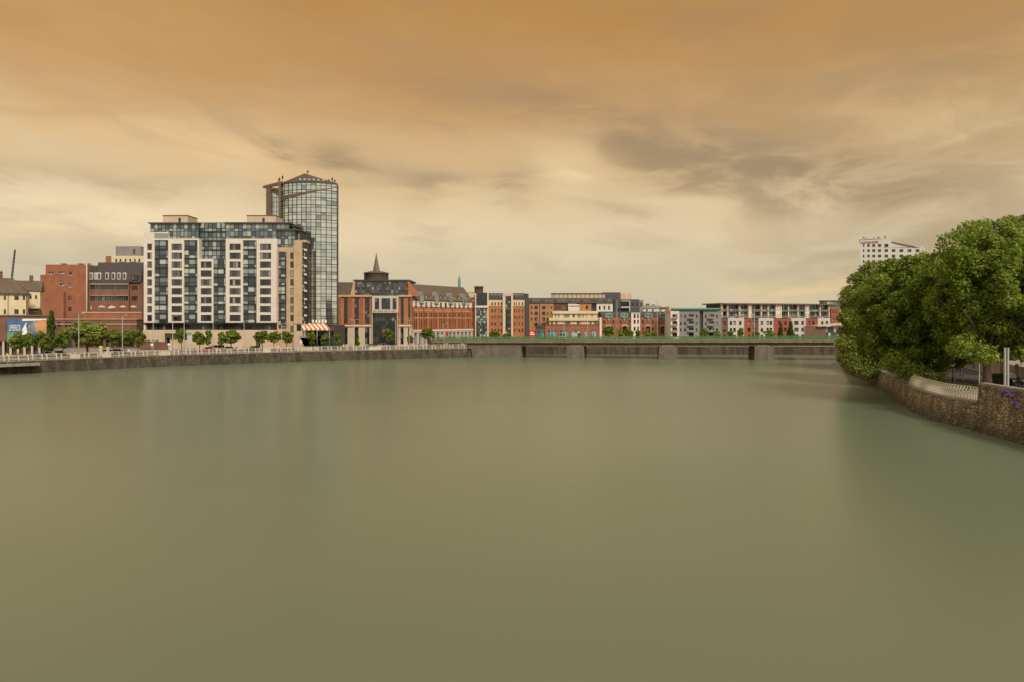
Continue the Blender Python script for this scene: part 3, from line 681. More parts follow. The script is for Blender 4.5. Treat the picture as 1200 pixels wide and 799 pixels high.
def brick_complex():
    Y = 238
    b = Bld('brick_office', 'large red brick office block with dark slate top floors beside white apartments', 45.5, Y)
    w = b.wall(53.5, 101, 310.5, None, 'brick', 0, 22)
    for a, c, t_, m_ in ((56.5, 62.5, 318.8, 321.6), (69.5, 75.5, 318.6, 321), (80, 84.4, 318.8, 322.8), (69.5, 76, 332.6, 335.2), (80, 84.4, 332.6, 337), (79.8, 84, 347, 351.6), (79.8, 84, 360.2, 364.6), (73.5, 75, 346.5, 348), (70, 72, 329, 331)):
        w.win(a, c, t_, m_, 2 if c - a > 5 else 1, 1, 'whiteframe' if t_ < 336 else 'brownframe', 'glass')
    w.done()
    b.wall(47.3, 53.4, 322.5, None, 'brick', .8, 20).done()
    l = MB(); xa, xm, xb = b.x(45.7, -1.2), b.x(57, -1.2), b.x(74.5, -1.2)
    l.prism_y([(xa, 0), (xb, 0), (xb, b.z(343, 74, -1.2)), (b.x(66, -1.2), b.z(342, 66, -1.2)), (xm, b.z(344, 57, -1.2)), (xa, b.z(344.6, 46, -1.2))], -1.2, -.01); b.part(l, 'lower_wing', ['brick'])
    # right half: brick with strip windows and a slate mansard
    w = b.wall(101.2, 151, 331, None, 'brickdark', 1.5, 20)
    w.win(105.5, 150, 333.6, 339.8, 16, 1, 'greycladding', 'glassdark', 'strip_window'); w.win(105.5, 150, 346.8, 353, 16, 1, 'greycladding', 'glassdark', 'strip_window'); w.done()
    for r in (333.2, 346.4):
        s = MB(); s.box(b.x(105.5, 1.3), b.x(150, 1.3), 1.3, 1.49, b.z(r + .9, 128, 1.3), b.z(r - .5, 128, 1.3)); b.part(s, 'sill_band', ['concrete'])
    w = b.wall(151.2, 167, 331, None, 'brickbrown', 2.2, 19); w.wins_at([(154, 161)], [337.5, 350], 4.5, 3, 1, 'brownframe', 'glassdark'); w.done()
    mz0, mz1 = b.z(331, 128, 1.5), b.z(308, 140, 4)
    s = MB(); s.prism_x([(1.3, mz0), (21, mz0), (21, mz1), (3.6, mz1)], b.x(114, 3), b.x(167.2, 3)); mans = b.part(s, 'mansard_roof', ['slate'])
    s = MB(); s.prism_x([(1.35, mz0), (20, mz0), (20, b.z(311.8, 108, 3)), (3.0, b.z(311.8, 108, 3))], b.x(101.4, 2), b.x(114, 3) - .01); b.part(s, 'mansard_roof', ['slate'])
    for px in (107.5, 113, 117, 126, 133.5, 140, 146.5):
        s = MB(); x, z = b.x(px, 1.8), b.z(327, px, 1.8); s.hexa([(x - .5, 1.35, z - .3), (x + .5, 1.35, z - .3), (x + .5, 2.6, z - .3), (x - .5, 2.6, z - .3)], [(x - .7, 1.75, z + 2.1), (x + .3, 1.75, z + 2.1), (x + .3, 3.2, z + 2.1), (x - .7, 3.2, z + 2.1)]); k = b.part(s, 'skylight', ['whiteframe'], mans)
        s = MB(); s.face([(x - .38, 1.33, z - .1), (x + .38, 1.33, z - .1), (x + .2, 1.7, z + 1.85), (x - .56, 1.7, z + 1.85)]); s.build('pane', ['glass'], k)
    s = MB(); s.grid(b.x(154, 1.2), b.x(161, 1.2), b.z(328.6, 157, 1.2), b.z(323.5, 157, 1.2), [b.x(157.5, 1.2)], [], 1.3, .15); s.box(b.x(153.6, 1.2), b.x(161.4, 1.2), 1.36, 3.2, b.z(329, 157, 1.2), b.z(323, 157, 1.2)); b.part(s, 'dormer', ['darkframe', 'glass'], mans)
    # terrace and low front range
    w = b.wall(97, 166, 367, None, 'brick', -4, 5.4, 'terrace_wing'); w.done()
    s = MB(); s.box(b.x(96.5, -4), b.x(166.3, -4), -4.2, -3.7, b.z(367, 130, -4) + .004, b.z(366, 130, -4)); b.part(s, 'parapet', ['podium'])
    w = b.wall(60, 160, 374.8, None, 'brickbrown', -9, 4.9, 'front_range')
    w.wins_at([(67.5, 71.5), (76, 79), (80.5, 83)], [380.5], 5, 2, 1, 'brownframe', 'glassdark')
    for a in range(8): w.win(64 + a * 12, 73 + a * 12, 393.5, 405.5, 3, 1, 'darkframe', 'glassdark', 'shopfront')
    w.done(); s = MB(); s.box(b.x(59.5, -9.2), b.x(160.5, -9.2), -9.25, -9.003, b.z(380.8, 110, -9), b.z(379.9, 110, -9)); s.box(b.x(59.5, -9.2), b.x(160.5, -9.2), -9.3, -4.2, b.z(374.8, 110, -9) + .003, b.z(374, 110, -9)); b.part(s, 'string_course', ['podium'])
    s = MB(); s.tube([(b.x(102), -.15, 1), (b.x(102), -.15, b.z(306, 102))], .22, 8); b.part(s, 'flue', ['white'])
    for px in (66, 86, 95, 129, 143): 
        s = MB(); s.box(b.x(px) - .6, b.x(px) + .6, 3 if px < 100 else 6, 5 if px < 100 else 8, b.z(310.4 if px < 100 else 308, px, 4), b.z(309.2 if px < 100 else 306.3, px, 4)); b.part(s, 'roof_vent', ['greycladding'])
    # white planters, tables and parasols on the terrace
    rnd = random.Random(8); yt = Y - 2.5; zt = wz(366.5, Y - 4)
    for i in range(5):
        px = 107 + i * 12.4; p = thing('parasol', ['folded white', 'small open white', 'tilted white', 'wide white', 'low white'][i] + ' parasol ' + ['at the left end of', 'second from left on', 'in the middle of', 'fourth from left on', 'at the right end of'][i] + ' the brick terrace', 'parasol', (wx(px, yt), yt, zt), 0, 'parasols on the brick office terrace')
        q = MB(); q.tube([(0, 0, 0), (0, 0, 2.3)], .04, 6); q.build('pole', ['steel'], p)
        q = MB(); q.lathe([(.12, .9), (.22, 1.6), (.05, 2.4), (0, 2.42)] if i == 0 else [(1.5 - .1 * i, 1.75), (.8, 2.15), (0, 2.45)], 0, 0, 8); q.build('canopy', ['white'], p, rot=(R(14) if i == 2 else 0, 0, 0))
    # older building behind
    b = Bld('cream_warehouse', 'old cream arcaded building with grey plant room rising behind brick office', 124, 285)
    w = b.wall(130.5, 170, 300.2, None, 'housecream', 0, 12); w.wins_at([(a, a + 2.2) for a in (135, 140, 146, 151.5, 157, 162)], [305.5], 3.6, 1, 1, 'brownframe'); w.done()
    b.wall(123.8, 130.4, 300.5, None, 'brick', .3, 12).done()
    w = b.wall(135.5, 165, 289, 300.1, 'greycladding', 3, 8, 'plant_room'); w.win(156, 158.5, 292.5, 298, 1, 1, 'darkframe', 'glassdark', 'door'); w.done()

def crane():
    Y = 250; t = thing('mobile_crane', 'leaning dark lattice crane boom rising over the leftmost rooftops', 'crane', (wx(6, Y), Y, GL))
    mb = MB(); a = Vector((0, 0, 2.6)); e = Vector((wx(17.6, Y) - wx(6, Y), 0, wz(293, Y) - GL))
    d = (e - a).normalized(); u = Vector((0, 1, 0)); v = d.cross(u)
    for s1, s2 in ((1, 1), (1, -1), (-1, 1), (-1, -1)): mb.tube([a + u * s1 * .34 + v * s2 * .34, e + u * s1 * .14 + v * s2 * .14], [.12, .08], 5)
    n = 26
    for i in range(n):
        f = lambda k: a + (e - a) * (k / n); w = .34 - .2 * i / n; s = 1 if i % 2 else -1
        mb.tube([f(i) + u * w * s + v * w, f(i + 1) - u * w * s + v * w], .06, 4); mb.tube([f(i) + u * w + v * w * s, f(i + 1) + u * w - v * w * s], .06, 4); mb.tube([f(i) - u * w + v * w * s, f(i + 1) - u * w - v * w * s], .06, 4)
    mb.build('boom', ['black'], t)
    q = MB(); q.box(-1.5, 7, -1.3, 1.3, .9, 1.9); q.box(-2.2, 1.6, -1.2, 1.2, 1.9, 3.2); q.build('chassis', ['beigevan'], t)
    q = MB(); q.box(5.2, 6.9, -1.2, 1.2, 1.9, 3.1); q.build('cab', ['beigevan'], t)
    for x in (-.6, 1.2, 4.2, 6):
        for y in (-1.25, 1.25):
            q = MB(); q.lathe([(0, -.18), (.52, -.18), (.52, .18), (0, .18)], 0, 0, 14); q.build('wheel', ['rubber'], t, (x, y, .52), (R(90), 0, 0))

def bay(b, pa, pb, pt, pm_, y, nfl, parent=None, name='glazed_bay', z0=None, cols=(.38,), gm='glassbay', slab=.11, depth=1.6):
    """recessed or projecting strip of balcony glazing, one band per storey"""
    xa, xb = b.x(pa, y), b.x(pb, y); pc = (pa + pb) / 2; zt = b.z(pt, pc, y); zb = b.z(pm_, pc, y) if z0 is None else z0
    g = MB(); g.grid(xa, xb, zb, zt, [xa + (xb - xa) * c for c in cols] + [xa + (xb - xa) * .86], [zb + (zt - zb) * i / nfl for i in range(1, nfl)] + [zb + (zt - zb) * (i + .38) / nfl for i in range(nfl)], y, .13, 0, 1, .16)
    g.box(xa, xb, y + .05, y + depth, zb, zt, 0)
    o = b.part(g, name, ['darkframe', gm], parent)
    for i in range(1, nfl):
        s = MB(); z = zb + (zt - zb) * i / nfl; s.box(xa + .003, xb - .003, y - .32, y - .17, z - .22, z + .2); s.build('balcony_edge', ['darkframe'], o)
    return o

def apartments():
    Y = 225
    b = Bld('apartment_block', 'white rendered apartment block with dark glazed bays and glass penthouse', 168, Y)
    P = 10.43; rows = [289.5 + P * i for i in range(9)]
    # slab A
    w = b.wall(168.4, 181, 272.3, 378.6, 'cream', 0, 16); w.wins_at([(172.5, 178)], rows, 7, 2, 1); w.done()
    w = b.wall(181.02, 197, 279.8, 281.8, 'cream', 0.02, 15); w.done()
    bay(b, 181.02, 197, 281.9, 378.6, .5, 9)
    w = b.wall(197.02, 215.6, 279.8, 378.6, 'cream', 0, 16); w.wins_at([(201, 213.3)], rows, 7, 4, 1); w.done()
    w = b.wall(215.62, 232, 279.8, 281.8, 'cream', 0.02, 15); w.done()
    bay(b, 215.62, 231.3, 281.9, 378.6, .5, 9)
    b.wall(231.3, 233.4, 279.8, 378.6, 'cream', 0, 16).done()
    # glass corner balcony on the left slab
    # slab B, lower
    w = b.wall(233.45, 250, 303.7, 378.6, 'cream', -.6, 16); w.wins_at([(235.2, 248)], rows[2:], 7, 4, 1); w.done()
    bay(b, 250.02, 264.4, 304, 378.6, -.2, 7)
    # recessed glass between A and C
    g = bay(b, 233.5, 264.5, 261.2, 304, 2.4, 4, cols=(.2, .34, .5, .66, .8), gm='glasspent', depth=8)
    # slab C
    w = b.wall(264.4, 284.8, 280, 378.6, 'cream', -.3, 16); w.wins_at([(269, 282)], rows, 7, 4, 1); w.done()
    b.wall(284.82, 300.6, 280, 282, 'cream', -.28, 15).done()
    bay(b, 284.82, 300.6, 282.1, 378.6, .2, 9)
    w = b.wall(300.62, 324.6, 280, 378.6, 'cream', -.3, 16); w.wins_at([(304.6, 317.6)], rows, 7, 4, 1); w.done()
    # tan stone D and E
    w = b.wall(324.7, 344.2, 290.2, None, 'tan', -1.2, 12); w.wins_at([(340.2, 344.0)], rows[1:] + [386], 7, 1, 1); w.done()
    bay(b, 326.8, 335.4, 295.5, 385, -1.34, 9, cols=(.3,), depth=.1)
    w = b.wall(344.25, 353.9, 281.8, 380, 'tan', -2.2, 6); w.done()
    bay(b, 353.92, 358.6, 284.5, 380, -1.6, 10, cols=(.45,), gm='glassbay', depth=3)
    b.wall(353.9, 358.9, 281.6, 284.4, 'tan', -2.1, 4).done()
    for i in range(9):
        s = MB(); z = b.z(294 + i * 9.6, 357, -2); s.box(b.x(356.6, -2.4), b.x(359.6, -2.4), -2.6, -1.75, z - .1, z + .1); s.box(b.x(356.6, -2.4), b.x(359.6, -2.4), -2.6, -2.55, z + .1, z + .45); b.part(s, 'balcony', ['cream'])
    # penthouse storeys, all glass
    def pent(pa, pb, pt, pm_, y, n, nfl, depth=10):
        g = MB(); xa, xb = b.x(pa, y), b.x(pb, y); zt, zb = b.z(pt, (pa + pb) / 2, y), b.z(pm_, (pa + pb) / 2, y)
        g.grid(xa, xb, zb, zt, frange(xa, xb, n), [zb + (zt - zb) * (i + f) / nfl for i in range(nfl) for f in (0, .32)][1:], y, .1, 0, 1, .1)
        g.box(xa, xb, y + .03, y + depth, zb, zt, 0)
        o = b.part(g, 'penthouse_glazing', ['darkframe', 'glasspent'])
        r = MB(); r.box(xa - .5, xb + .5, y - .7, y + depth + .3, zt + .003, zt + .38); r.build('roof', ['charcoal'], o); return o
    pent(176.5, 233.3, 262.6, 279.8, 1.6, 13, 2); pent(264.6, 339, 262.4, 280, 1.4, 15, 2)
    s = MB(); s.box(b.x(181, .3), b.x(197, .3), .25, .33, b.z(279.8, 190), b.z(274.5, 190)); b.part(s, 'balcony_glass', ['glasspent'])
    s = MB(); s.box(b.x(181, .3), b.x(197, .3), .4, 1.4, b.z(279.8, 190) + .003, b.z(274, 190)); s.box(b.x(168.6, .3), b.x(197.3, .3), .2, 1.5, b.z(273.9, 190), b.z(272.4, 190)); b.part(s, 'balcony', ['cream'])
    pent(325.2, 346, 270.6, 290.1, .4, 5, 2, 9); 
    for pa, pb in ((339.2, 346), (346.2, 351.6)):
        pent(pa, pb, 266 if pa < 345 else 271, 281.7, 3.4 if pa < 345 else 3, 2, 2, 7)
    for pa, pb in ((191, 220), (289.3, 323.3)):
        w = b.wall(pa, pb, 253.2, 261, 'podium', 4, 7, 'plant_room'); w.win(pa + 18, pa + 21, 255.8, 260.6, 1, 1, 'darkframe', 'glassdark', 'door'); w.done()
        s = MB(); s.box(b.x(pa - .4, 4), b.x(pb + .4, 4), 3.8, 11.2, b.z(253.2, pa, 4) + .003, b.z(252.5, pa, 4)); b.part(s, 'parapet', ['bronze'])
    # dark glazed ground strip over the stone podium
    g = MB(); y = .8; xa, xb = b.x(169.6, y), b.x(324.5, y); g.grid(xa, xb, b.z(387, 250, y), b.z(378.7, 250, y), frange(xa, xb, 44), [b.z(381, 250, y)], y, .13); g.box(xa, xb, y + .03, y + 14, b.z(387, 250, y), b.z(378.7, 250, y), 0); b.part(g, 'ground_floor_glazing', ['darkframe', 'glassdark'])
    g = MB(); g.box(b.x(168.4), b.x(324.5), -.62, .3, b.z(379.6, 250), b.z(378.65, 250)); b.part(g, 'dark_band', ['darkframe'])
    w = b.wall(168.4, 170.4, 379.7, 387, 'cream', 0, 1.2, 'pillar'); w.done()
    w = b.wall(167.5, 324.6, 387.1, None, 'podium', -.4, 15, 'podium')
    w.win(193.5, 199, 396, 405, 2, 1, 'brownframe', 'glassdark', 'garage_door'); w.win(300, 305, 397, 406, 2, 1, 'brownframe', 'glassdark', 'door'); w.done()
    for px in (196, 215.8, 250, 284, 303):
        s = MB(); s.box(b.x(px) - .05, b.x(px) + .05, -.43, -.403, .3, b.z(388, px)); b.part(s, 'joint', ['tan'])
    s = MB(); s.box(b.x(193.5, -1), b.x(207, -1), -1.6, -.4, b.z(391.6, 200, -1), b.z(391, 200, -1)); s.box(b.x(194.2, -1), b.x(206.5, -1), -1.5, -1.35, b.z(395.4, 200, -1), b.z(391.65, 200, -1)); b.part(s, 'entrance_sign', ['brownframe'])
    w = b.wall(344.3, 358.9, 380.2, None, 'podium', -1.9, 4, 'podium'); w.win(347.5, 353, 381, 388, 2, 1, 'darkframe', 'glassdark'); w.done()

def tower():
    Y = 246
    b = Bld('glass_tower', 'tall curved glass tower with dark pyramid roof behind the white apartments', 307.8, Y, cat='tower')
    xl, xr = b.x(329), b.x(395.2); zt = b.z(216.3, 362); xm = (xl + xr) / 2; W = xr - xl; D = 17.; sag = 3.4
    ncol = 12; nrow = 44
    def pt(i, z, out=0.):
        t = i / ncol; a = -1 + 2 * t
        nx, ny = a * .5, -1.
        return (xl + W * t + nx * out, -sag * (1 - abs(a) ** 2.3) + ny * out, z)
    z0 = 0.
    g = MB()
    zs = [z0 + (zt - z0) * ((k - k % 2) + (k % 2) * 1.3) / nrow for k in range(nrow + 1)]
    for i in range(ncol):
        for k in range(nrow): g.face([pt(i, zs[k]), pt(i + 1, zs[k]), pt(i + 1, zs[k + 1]), pt(i, zs[k + 1])], 0)
    cw = b.part(g, 'curtain_wall', ['mirror'])
    mu = MB()
    for i in range(ncol + 1):
        w_ = .15 if i % 2 else .2
        q = [pt(i, 0, -.02), pt(i, 0, .16)]; 
        for k in range(1): mu.box(q[0][0] - w_ / 2, q[0][0] + w_ / 2, q[1][1], q[0][1], z0, zt)
    for k in range(nrow + 1):
        h = .12 if k % 2 else .2
        for i in range(ncol):
            a0, a1 = pt(i, 0, -.02), pt(i + 1, 0, -.02); c0, c1 = pt(i, 0, .12), pt(i + 1, 0, .12)
            mu.hexa([(*c0[:2], zs[k] - h / 2), (*c1[:2], zs[k] - h / 2), (*a1[:2], zs[k] - h / 2), (*a0[:2], zs[k] - h / 2)], [(*c0[:2], zs[k] + h / 2), (*c1[:2], zs[k] + h / 2), (*a1[:2], zs[k] + h / 2), (*a0[:2], zs[k] + h / 2)])
    mu.build('mullions', ['darkframe'], cw)
    # right flank and back
    s = MB(); s.prism_z([(xr - .3, .01), (xr + .25, .01), (xr + .25, .8), (xr - 6.2, D), (xr - 6.8, D)], 0, zt - .2); b.part(s, 'flank_wall', ['bronze'])
    s = MB(); s.prism_z([(xl + .1, .6), (xr - .5, .6), (xr - 7, D - .3), (xl + .1, D - .3)], 0, zt - .6); b.part(s, 'core', ['bronze'])
    s = MB(); s.box(b.x(326.6, -.6), b.x(329.4, -.6), -.9, D * .6, 0, b.z(214.8, 328)); b.part(s, 'fin', ['bronze'])
    # left lobe: tall bronze fin wall, a slot of glass and a cut-away sloping roof
    s = MB(); x0, x1 = b.x(307.9), b.x(318.2); n = 8
    for i in range(n):
        f = lambda t: (x0 + (x1 - x0) * t, 3.2 - 4.2 * math.sin(t * math.pi / 2))
        a, c = f(i / n), f((i + 1) / n); za, zc = b.z(219.5, 312) + 0 - 0 * i, b.z(219.5, 312)
        top = lambda t: b.z(219 - 2.5 * (1 - (1 - t) ** 2) + 7.0 * t * t, 312)
        s.hexa([(*a, 0), (*c, 0), (c[0], 12, 0), (a[0], 12, 0)], [(*a, top(i / n)), (*c, top((i + 1) / n)), (c[0], 12, b.z(213.5, 318)), (a[0], 12, b.z(214.5, 312))])
    b.part(s, 'bronze_fin_wall', ['bronze'])
    s = MB(); xa, xb = b.x(318.3, .2), b.x(326.6, .2); zg = b.z(226, 322)
    s.grid(xa, xb, 0, zg, [xa + (xb - xa) / 3, xa + (xb - xa) * 2 / 3], frange(0, zg, 32), .2, .12, 0, 1, .1); s.box(xa, xb, .3, 12, 0, zg, 0); b.part(s, 'slot_glazing', ['darkframe', 'mirror'])
    s = MB(); s.add([(b.x(308.4), 2.8, b.z(220, 310)), (xb, .1, b.z(229.5, 327)), (xb, .1, zg), (xb, 12.2, b.z(211.5, 327)), (b.x(309), 12.2, b.z(213, 310)), (xa, .1, b.z(225.5, 318))], [(0, 5, 1, 3, 4), (5, 2, 1)]); s.add([(b.x(318.3), 12.3, zg), (xb, 12.3, zg), (xb, 12.3, b.z(212, 327)), (b.x(309), 12.3, b.z(213.5, 312))], [(0, 1, 2, 3)]); b.part(s, 'cut_away_roof', ['charcoal'])
    s = MB(); fl = lambda px, py, y: (b.x(px, y), y, b.z(py, px, y)); A = [fl(307.9, 220.5, 2.6), fl(329.4, 216.5, -1.0), fl(329.4, 212.6, -1.0), fl(307.9, 218.2, 2.6)]
    s.add(A + [(x, y + 1.2, z) for x, y, z in A], [(0, 1, 2, 3), (7, 6, 5, 4), (3, 2, 6, 7), (0, 4, 5, 1), (1, 5, 6, 2), (0, 3, 7, 4)]); b.part(s, 'crown_beam', ['bronze'])
    # pyramid roof
    s = MB(); rim = [pt(i, zt + .25, .35) for i in range(ncol + 1)] + [(xr - 6.0, D, zt + .25), (xl - .2, D, zt + .25)]
    ap = (b.x(357, 4), 4., b.z(203.6, 357, 4))
    for i in range(len(rim)): s.face([rim[i], rim[(i + 1) % len(rim)], ap])
    for i in range(len(rim)): a_, c_ = rim[i], rim[(i + 1) % len(rim)]; s.face([(a_[0], a_[1], zt - .15), (c_[0], c_[1], zt - .15), c_, a_])
    s.face([(x, y, zt - .15) for x, y, z in rim[::-1]])
    roof = b.part(s, 'pyramid_roof', ['roofdark'])
    # bronze ribbon sweeping across the upper glass
    s = MB()
    for i in range(ncol):
        def rb(k): 
            t = k / ncol; mid = 233.5 - 13.5 * t - 5 * math.sin(t * math.pi) * -.35; th = 3.8 * (1 - t) ** 1.5 + .6
            return b.z(mid + th / 1.6, 362), b.z(mid - th / 1.6, 362)
        l0, h0 = rb(i); l1, h1 = rb(i + 1); A, B_ = pt(i, 0, .2), pt(i + 1, 0, .2); A2, B2 = pt(i, 0, .01), pt(i + 1, 0, .01)
        s.hexa([(*A[:2], l0), (*B_[:2], l1), (*B2[:2], l1), (*A2[:2], l0)], [(*A[:2], h0), (*B_[:2], h1), (*B2[:2], h1), (*A2[:2], h0)])
    b.part(s, 'bronze_ribbon', ['slatebrown'])
    for px, h in ((326, 2.2), (329.5, 3.0), (356, 2.4), (384, 2.2), (388, 3.0), (391, 2.0), (325, 1.6)):
        s = MB(); x = b.x(px); y = 4.8 if px == 356 else 1.5; z = b.z(203.6, px) if px == 356 else b.z(216 if px > 340 else 214, px); s.tube([(x, y, z - 1), (x, y, z + h)], .09, 5); s.box(x - .3, x + .3, y - .1, y + .1, z + h * .55, z + h * .8); b.part(s, 'antenna', ['black'], roof if px > 340 else None)
    # roof-edge drum lights
    for i in range(6):
        x = b.x(356 + i * 5); y = pt(6 + i * .9, 0, .5)[1]; s = MB(); s.lathe([(0, -.12), (.42, -.12), (.42, .12), (.30, .12), (.30, .02), (0, .02)], 0, 0, 12); s.build('roof_ring', ['steel'], roof, (x, y, zt + .95), (R(75), 0, 0))

def awning():
    Y = 221.; t = thing('awning', 'orange and white striped canopy over the entrance below the glass tower', 'awning', (wx(355.5, Y), Y, GL))
    W = wx(387, Y) - wx(355.5, Y); zt, zb = wz(379.4, Y) - GL, wz(385.6, Y) - GL; n = 12
    mb = MB()
    for i in range(n):
        a, c = W * i / n, W * (i + 1) / n; m = i % 2; sh = 3.0
        mb.add([(a, 0, zb), (c, 0, zb), (c - sh, 5, zt), (a - sh, 5, zt)], [(0, 1, 2, 3)], m); mb.add([(a, 0, zb - .06), (c, 0, zb - .06), (c - sh, 5, zt - .06), (a - sh, 5, zt - .06)], [(3, 2, 1, 0)], m)
        mb.box(a, c, -.03, .03, zb - .55, zb - .01, m)
    mb.build('fabric', ['awningw', 'awningo'], t)
    f = MB()
    for x in (.3, W * .5, W - .3): f.tube([(x, .3, 0), (x, .3, zb - .1)], .09, 6)
    f.tube([(.1, .3, zb - .12), (W - .1, .3, zb - .12)], .08, 6); f.build('frame', ['steel'], t)
    for i in range(5):
        s = MB(); s.box(-.25, .25, -.02, .02, 0, 1.0 - .12 * (i % 3)); s.build('letter_board', ['letterwhite'], t, (W * .22 + i * 1.05, 4.2, zt + .2))
    b = Bld('entrance_lobby', 'dark glazed entrance lobby in shadow under the striped canopy', 357, 226.3)
    w = b.wall(357, 392, 381.5, None, 'charcoal', 0, 14); w.wins_at([(361, 368), (369, 376), (377, 384), (385, 391)], [397], 17, 2, 2, 'darkframe', 'glassdark'); w.done()
    s = MB(); s.box(-.1, b.x(392) + .1, -.3, .2, b.z(381.5, 375) + .003, b.z(380.6, 375)); b.part(s, 'fascia', ['bronze'])
    st = thing('stone_stair', 'pale stone stair flank slanting down beside the striped canopy', 'stair', (wx(345, 218), 218, GL))
    s = MB(); s.prism_y([(0, 0), (3.0, 0), (3.0, 1.0), (1.0, 4.6), (0, 4.6)], 0, .5); s.build('flank_wall', ['podium'], st)
    s = MB()
    for i in range(9): s.box(.9 + i * .32, 4.0, .52, 3.4, i * .001, 3.9 - i * .42)
    s.build('steps', ['concrete'], st)

def office_with_spire():
    Y = 247
    b = Bld('brick_headquarters', 'orange brick office with white framed entrance bay, round drum and pointed spire', 393.5, Y)
    w = b.wall(394.5, 436, 347.2, 382.2, 'brickorange', 0, 22)
    for a, c in ((403, 407.6), (415.4, 420.6), (427.6, 433.2)): w.win(a, c, 349.6, 379.5, 2, 8, 'darkframe', 'glassdark', 'strip_window')
    w.done()
    w = b.wall(466.8, 482, 347.2, 382.2, 'brickorange', 0, 22)
    for a, c in ((469.6, 473.2), (478.4, 480.8)): w.win(a, c, 349.6, 379.5, 2, 8, 'darkframe', 'glassdark', 'strip_window')
    w.done()
    for a, c in ((397, 399.5), (409.5, 412), (422.5, 425)):   # brick piers
        s = MB(); s.box(b.x(a), b.x(c), -.4, -.003, b.z(382, a), b.z(348.4, a)); b.part(s, 'pier', ['brick'])
    s = MB(); s.box(b.x(394), b.x(436) - .02, -.6, .3, b.z(348.3, 420), b.z(346.2, 420)); s.box(b.x(466.9), b.x(482.4), -.6, .3, b.z(348.3, 420), b.z(346.2, 420)); b.part(s, 'cornice', ['tan'])
    # ground floor
    w = b.wall(394, 436, 383, None, 'podium', -.2, 21, 'ground_floor'); w.wins_at([(395.5, 399), (403, 407.3), (415, 420), (427.5, 433)], [393.5], 18.5, 2, 3, 'darkframe', 'glassdark'); w.done()
    w = b.wall(466.8, 482, 383, None, 'podium', -.2, 21, 'ground_floor'); w.wins_at([(469.3, 473), (478, 480)], [393.5], 18.5, 2, 3, 'darkframe', 'glassdark'); w.done()
    s = MB(); s.box(b.x(393.6), b.x(436) - .02, -.7, .2, b.z(382.95, 420), b.z(381.6, 420)); s.box(b.x(466.9), b.x(482.4), -.7, .2, b.z(382.95, 420), b.z(381.6, 420)); b.part(s, 'string_course', ['cream'])
    # white bay
    w = b.wall(436.02, 466.7, 347, 367, 'white', -1.2, 20, 'entrance_bay'); w.wins_at([(439.2, 444.3), (447, 457.3), (460, 464.6)], [356.3], 12.6, 2, 2, 'darkframe', 'glassdark'); w.done()
    s = MB()
    rn = random.Random(3); xx = b.x(438.6)
    while xx < b.x(464):                                       # worn raised lettering, unreadable at this distance
        wv = rn.uniform(.28, .5); s.box(xx, xx + wv * .7, -1.235, -1.203, b.z(365.9, 450), b.z(364.4, 450)); xx += wv + (.35 if rn.random() < .2 else 0)
    b.part(s, 'sign_band', ['letterbrown'])
    g = MB(); y = .6; xa, xb = b.x(436.1, y), b.x(466.6, y); g.grid(xa, xb, 0, b.z(367.1, 450, y), frange(xa, xb, 8), frange(0, b.z(367.1, 450, y), 8), y, .12); g.box(xa, xb, y + .03, y + 18, 0, b.z(367.1, 450, y), 0); b.part(g, 'entrance_glazing', ['darkframe', 'glassdark'])
    for a in (436.1, 466.0 - .4):
        s = MB(); s.box(b.x(a), b.x(a + .8), -.9, .55, 0, b.z(367.1, a)); b.part(s, 'column', ['podium'])
    # glazed attic between raked brick gables
    g = MB(); y = 3.0; xa, xb = b.x(416, y), b.x(478, y); z0, z1 = b.z(347, 440, y), b.z(329.8, 440, y)
    g.grid(xa, xb, z0, z1, frange(xa, xb, 22), frange(z0, z1, 5), y, .16, 0, 1, .1); g.box(xa, xb, y + .03, 20, z0, z1, 0); b.part(g, 'attic_glazing', ['charcoal', 'glass'])
    s = MB(); s.box(xa - .6, xb + .6, y - .6, 20.4, z1 + .003, z1 + .5); b.part(s, 'roof', ['slate'])
    s = MB(); s.prism_x([(3.0, b.z(347, 480)), (21, b.z(347, 480)), (21, b.z(331, 480, 3)), (4.2, b.z(331, 480, 3))], b.x(394.5, 4), b.x(415.8, 3)); b.part(s, 'roof', ['slatebrown'])
    s = MB(); xg = b.x(478.2, 2.6)
    s.prism_y([(xg, b.z(347.2, 480)), (b.x(491.5, 2.6), b.z(347.2, 480)), (b.x(489, 2.6), b.z(343, 489, 2.6)), (xg + .2, b.z(329.3, 478, 2.6)), (xg, b.z(329.3, 478, 2.6))], 2.4, 3.4); b.part(s, 'gable', ['brickorange'])
    s = MB(); xg = b.x(416, 2.6); s.prism_y([(b.x(410.5, 2.6), b.z(347.2, 411)), (xg, b.z(347.2, 411)), (xg, b.z(329.3, 416, 2.6)), (xg - .5, b.z(329.3, 416, 2.6))], 2.4, 3.4); b.part(s, 'gable', ['tan'])
    # drum, cone, spire
    y = 11.; cx = b.x(441, y); r = (b.x(454.7, y) - b.x(426.8, y)) / 2
    s = MB(); s.lathe([(r, z1 + .1), (r, b.z(321.5, 441, y)), (r + .25, b.z(321.3, 441, y)), (r + .25, b.z(320.4, 441, y)), (r * .6, b.z(318.7, 441, y)), (0, b.z(318, 441, y))], cx, y, 36); drum = b.part(s, 'drum', ['slatebrown'])
    for k in range(18):
        a = k / 18 * 2 * math.pi; p = MB(); p.box(-.10, .10, -.06, .06, z1 + .6, b.z(321.8, 441, y)); p.build('rib', ['charcoal'], drum, (cx + r * math.cos(a), y + r * math.sin(a), 0), (0, 0, a + R(90)))
    s = MB(); zb_, za_ = b.z(318.9, 441, y), b.z(296.5, 441, y); rs = (b.x(445.4, y) - b.x(437.2, y)) / 2
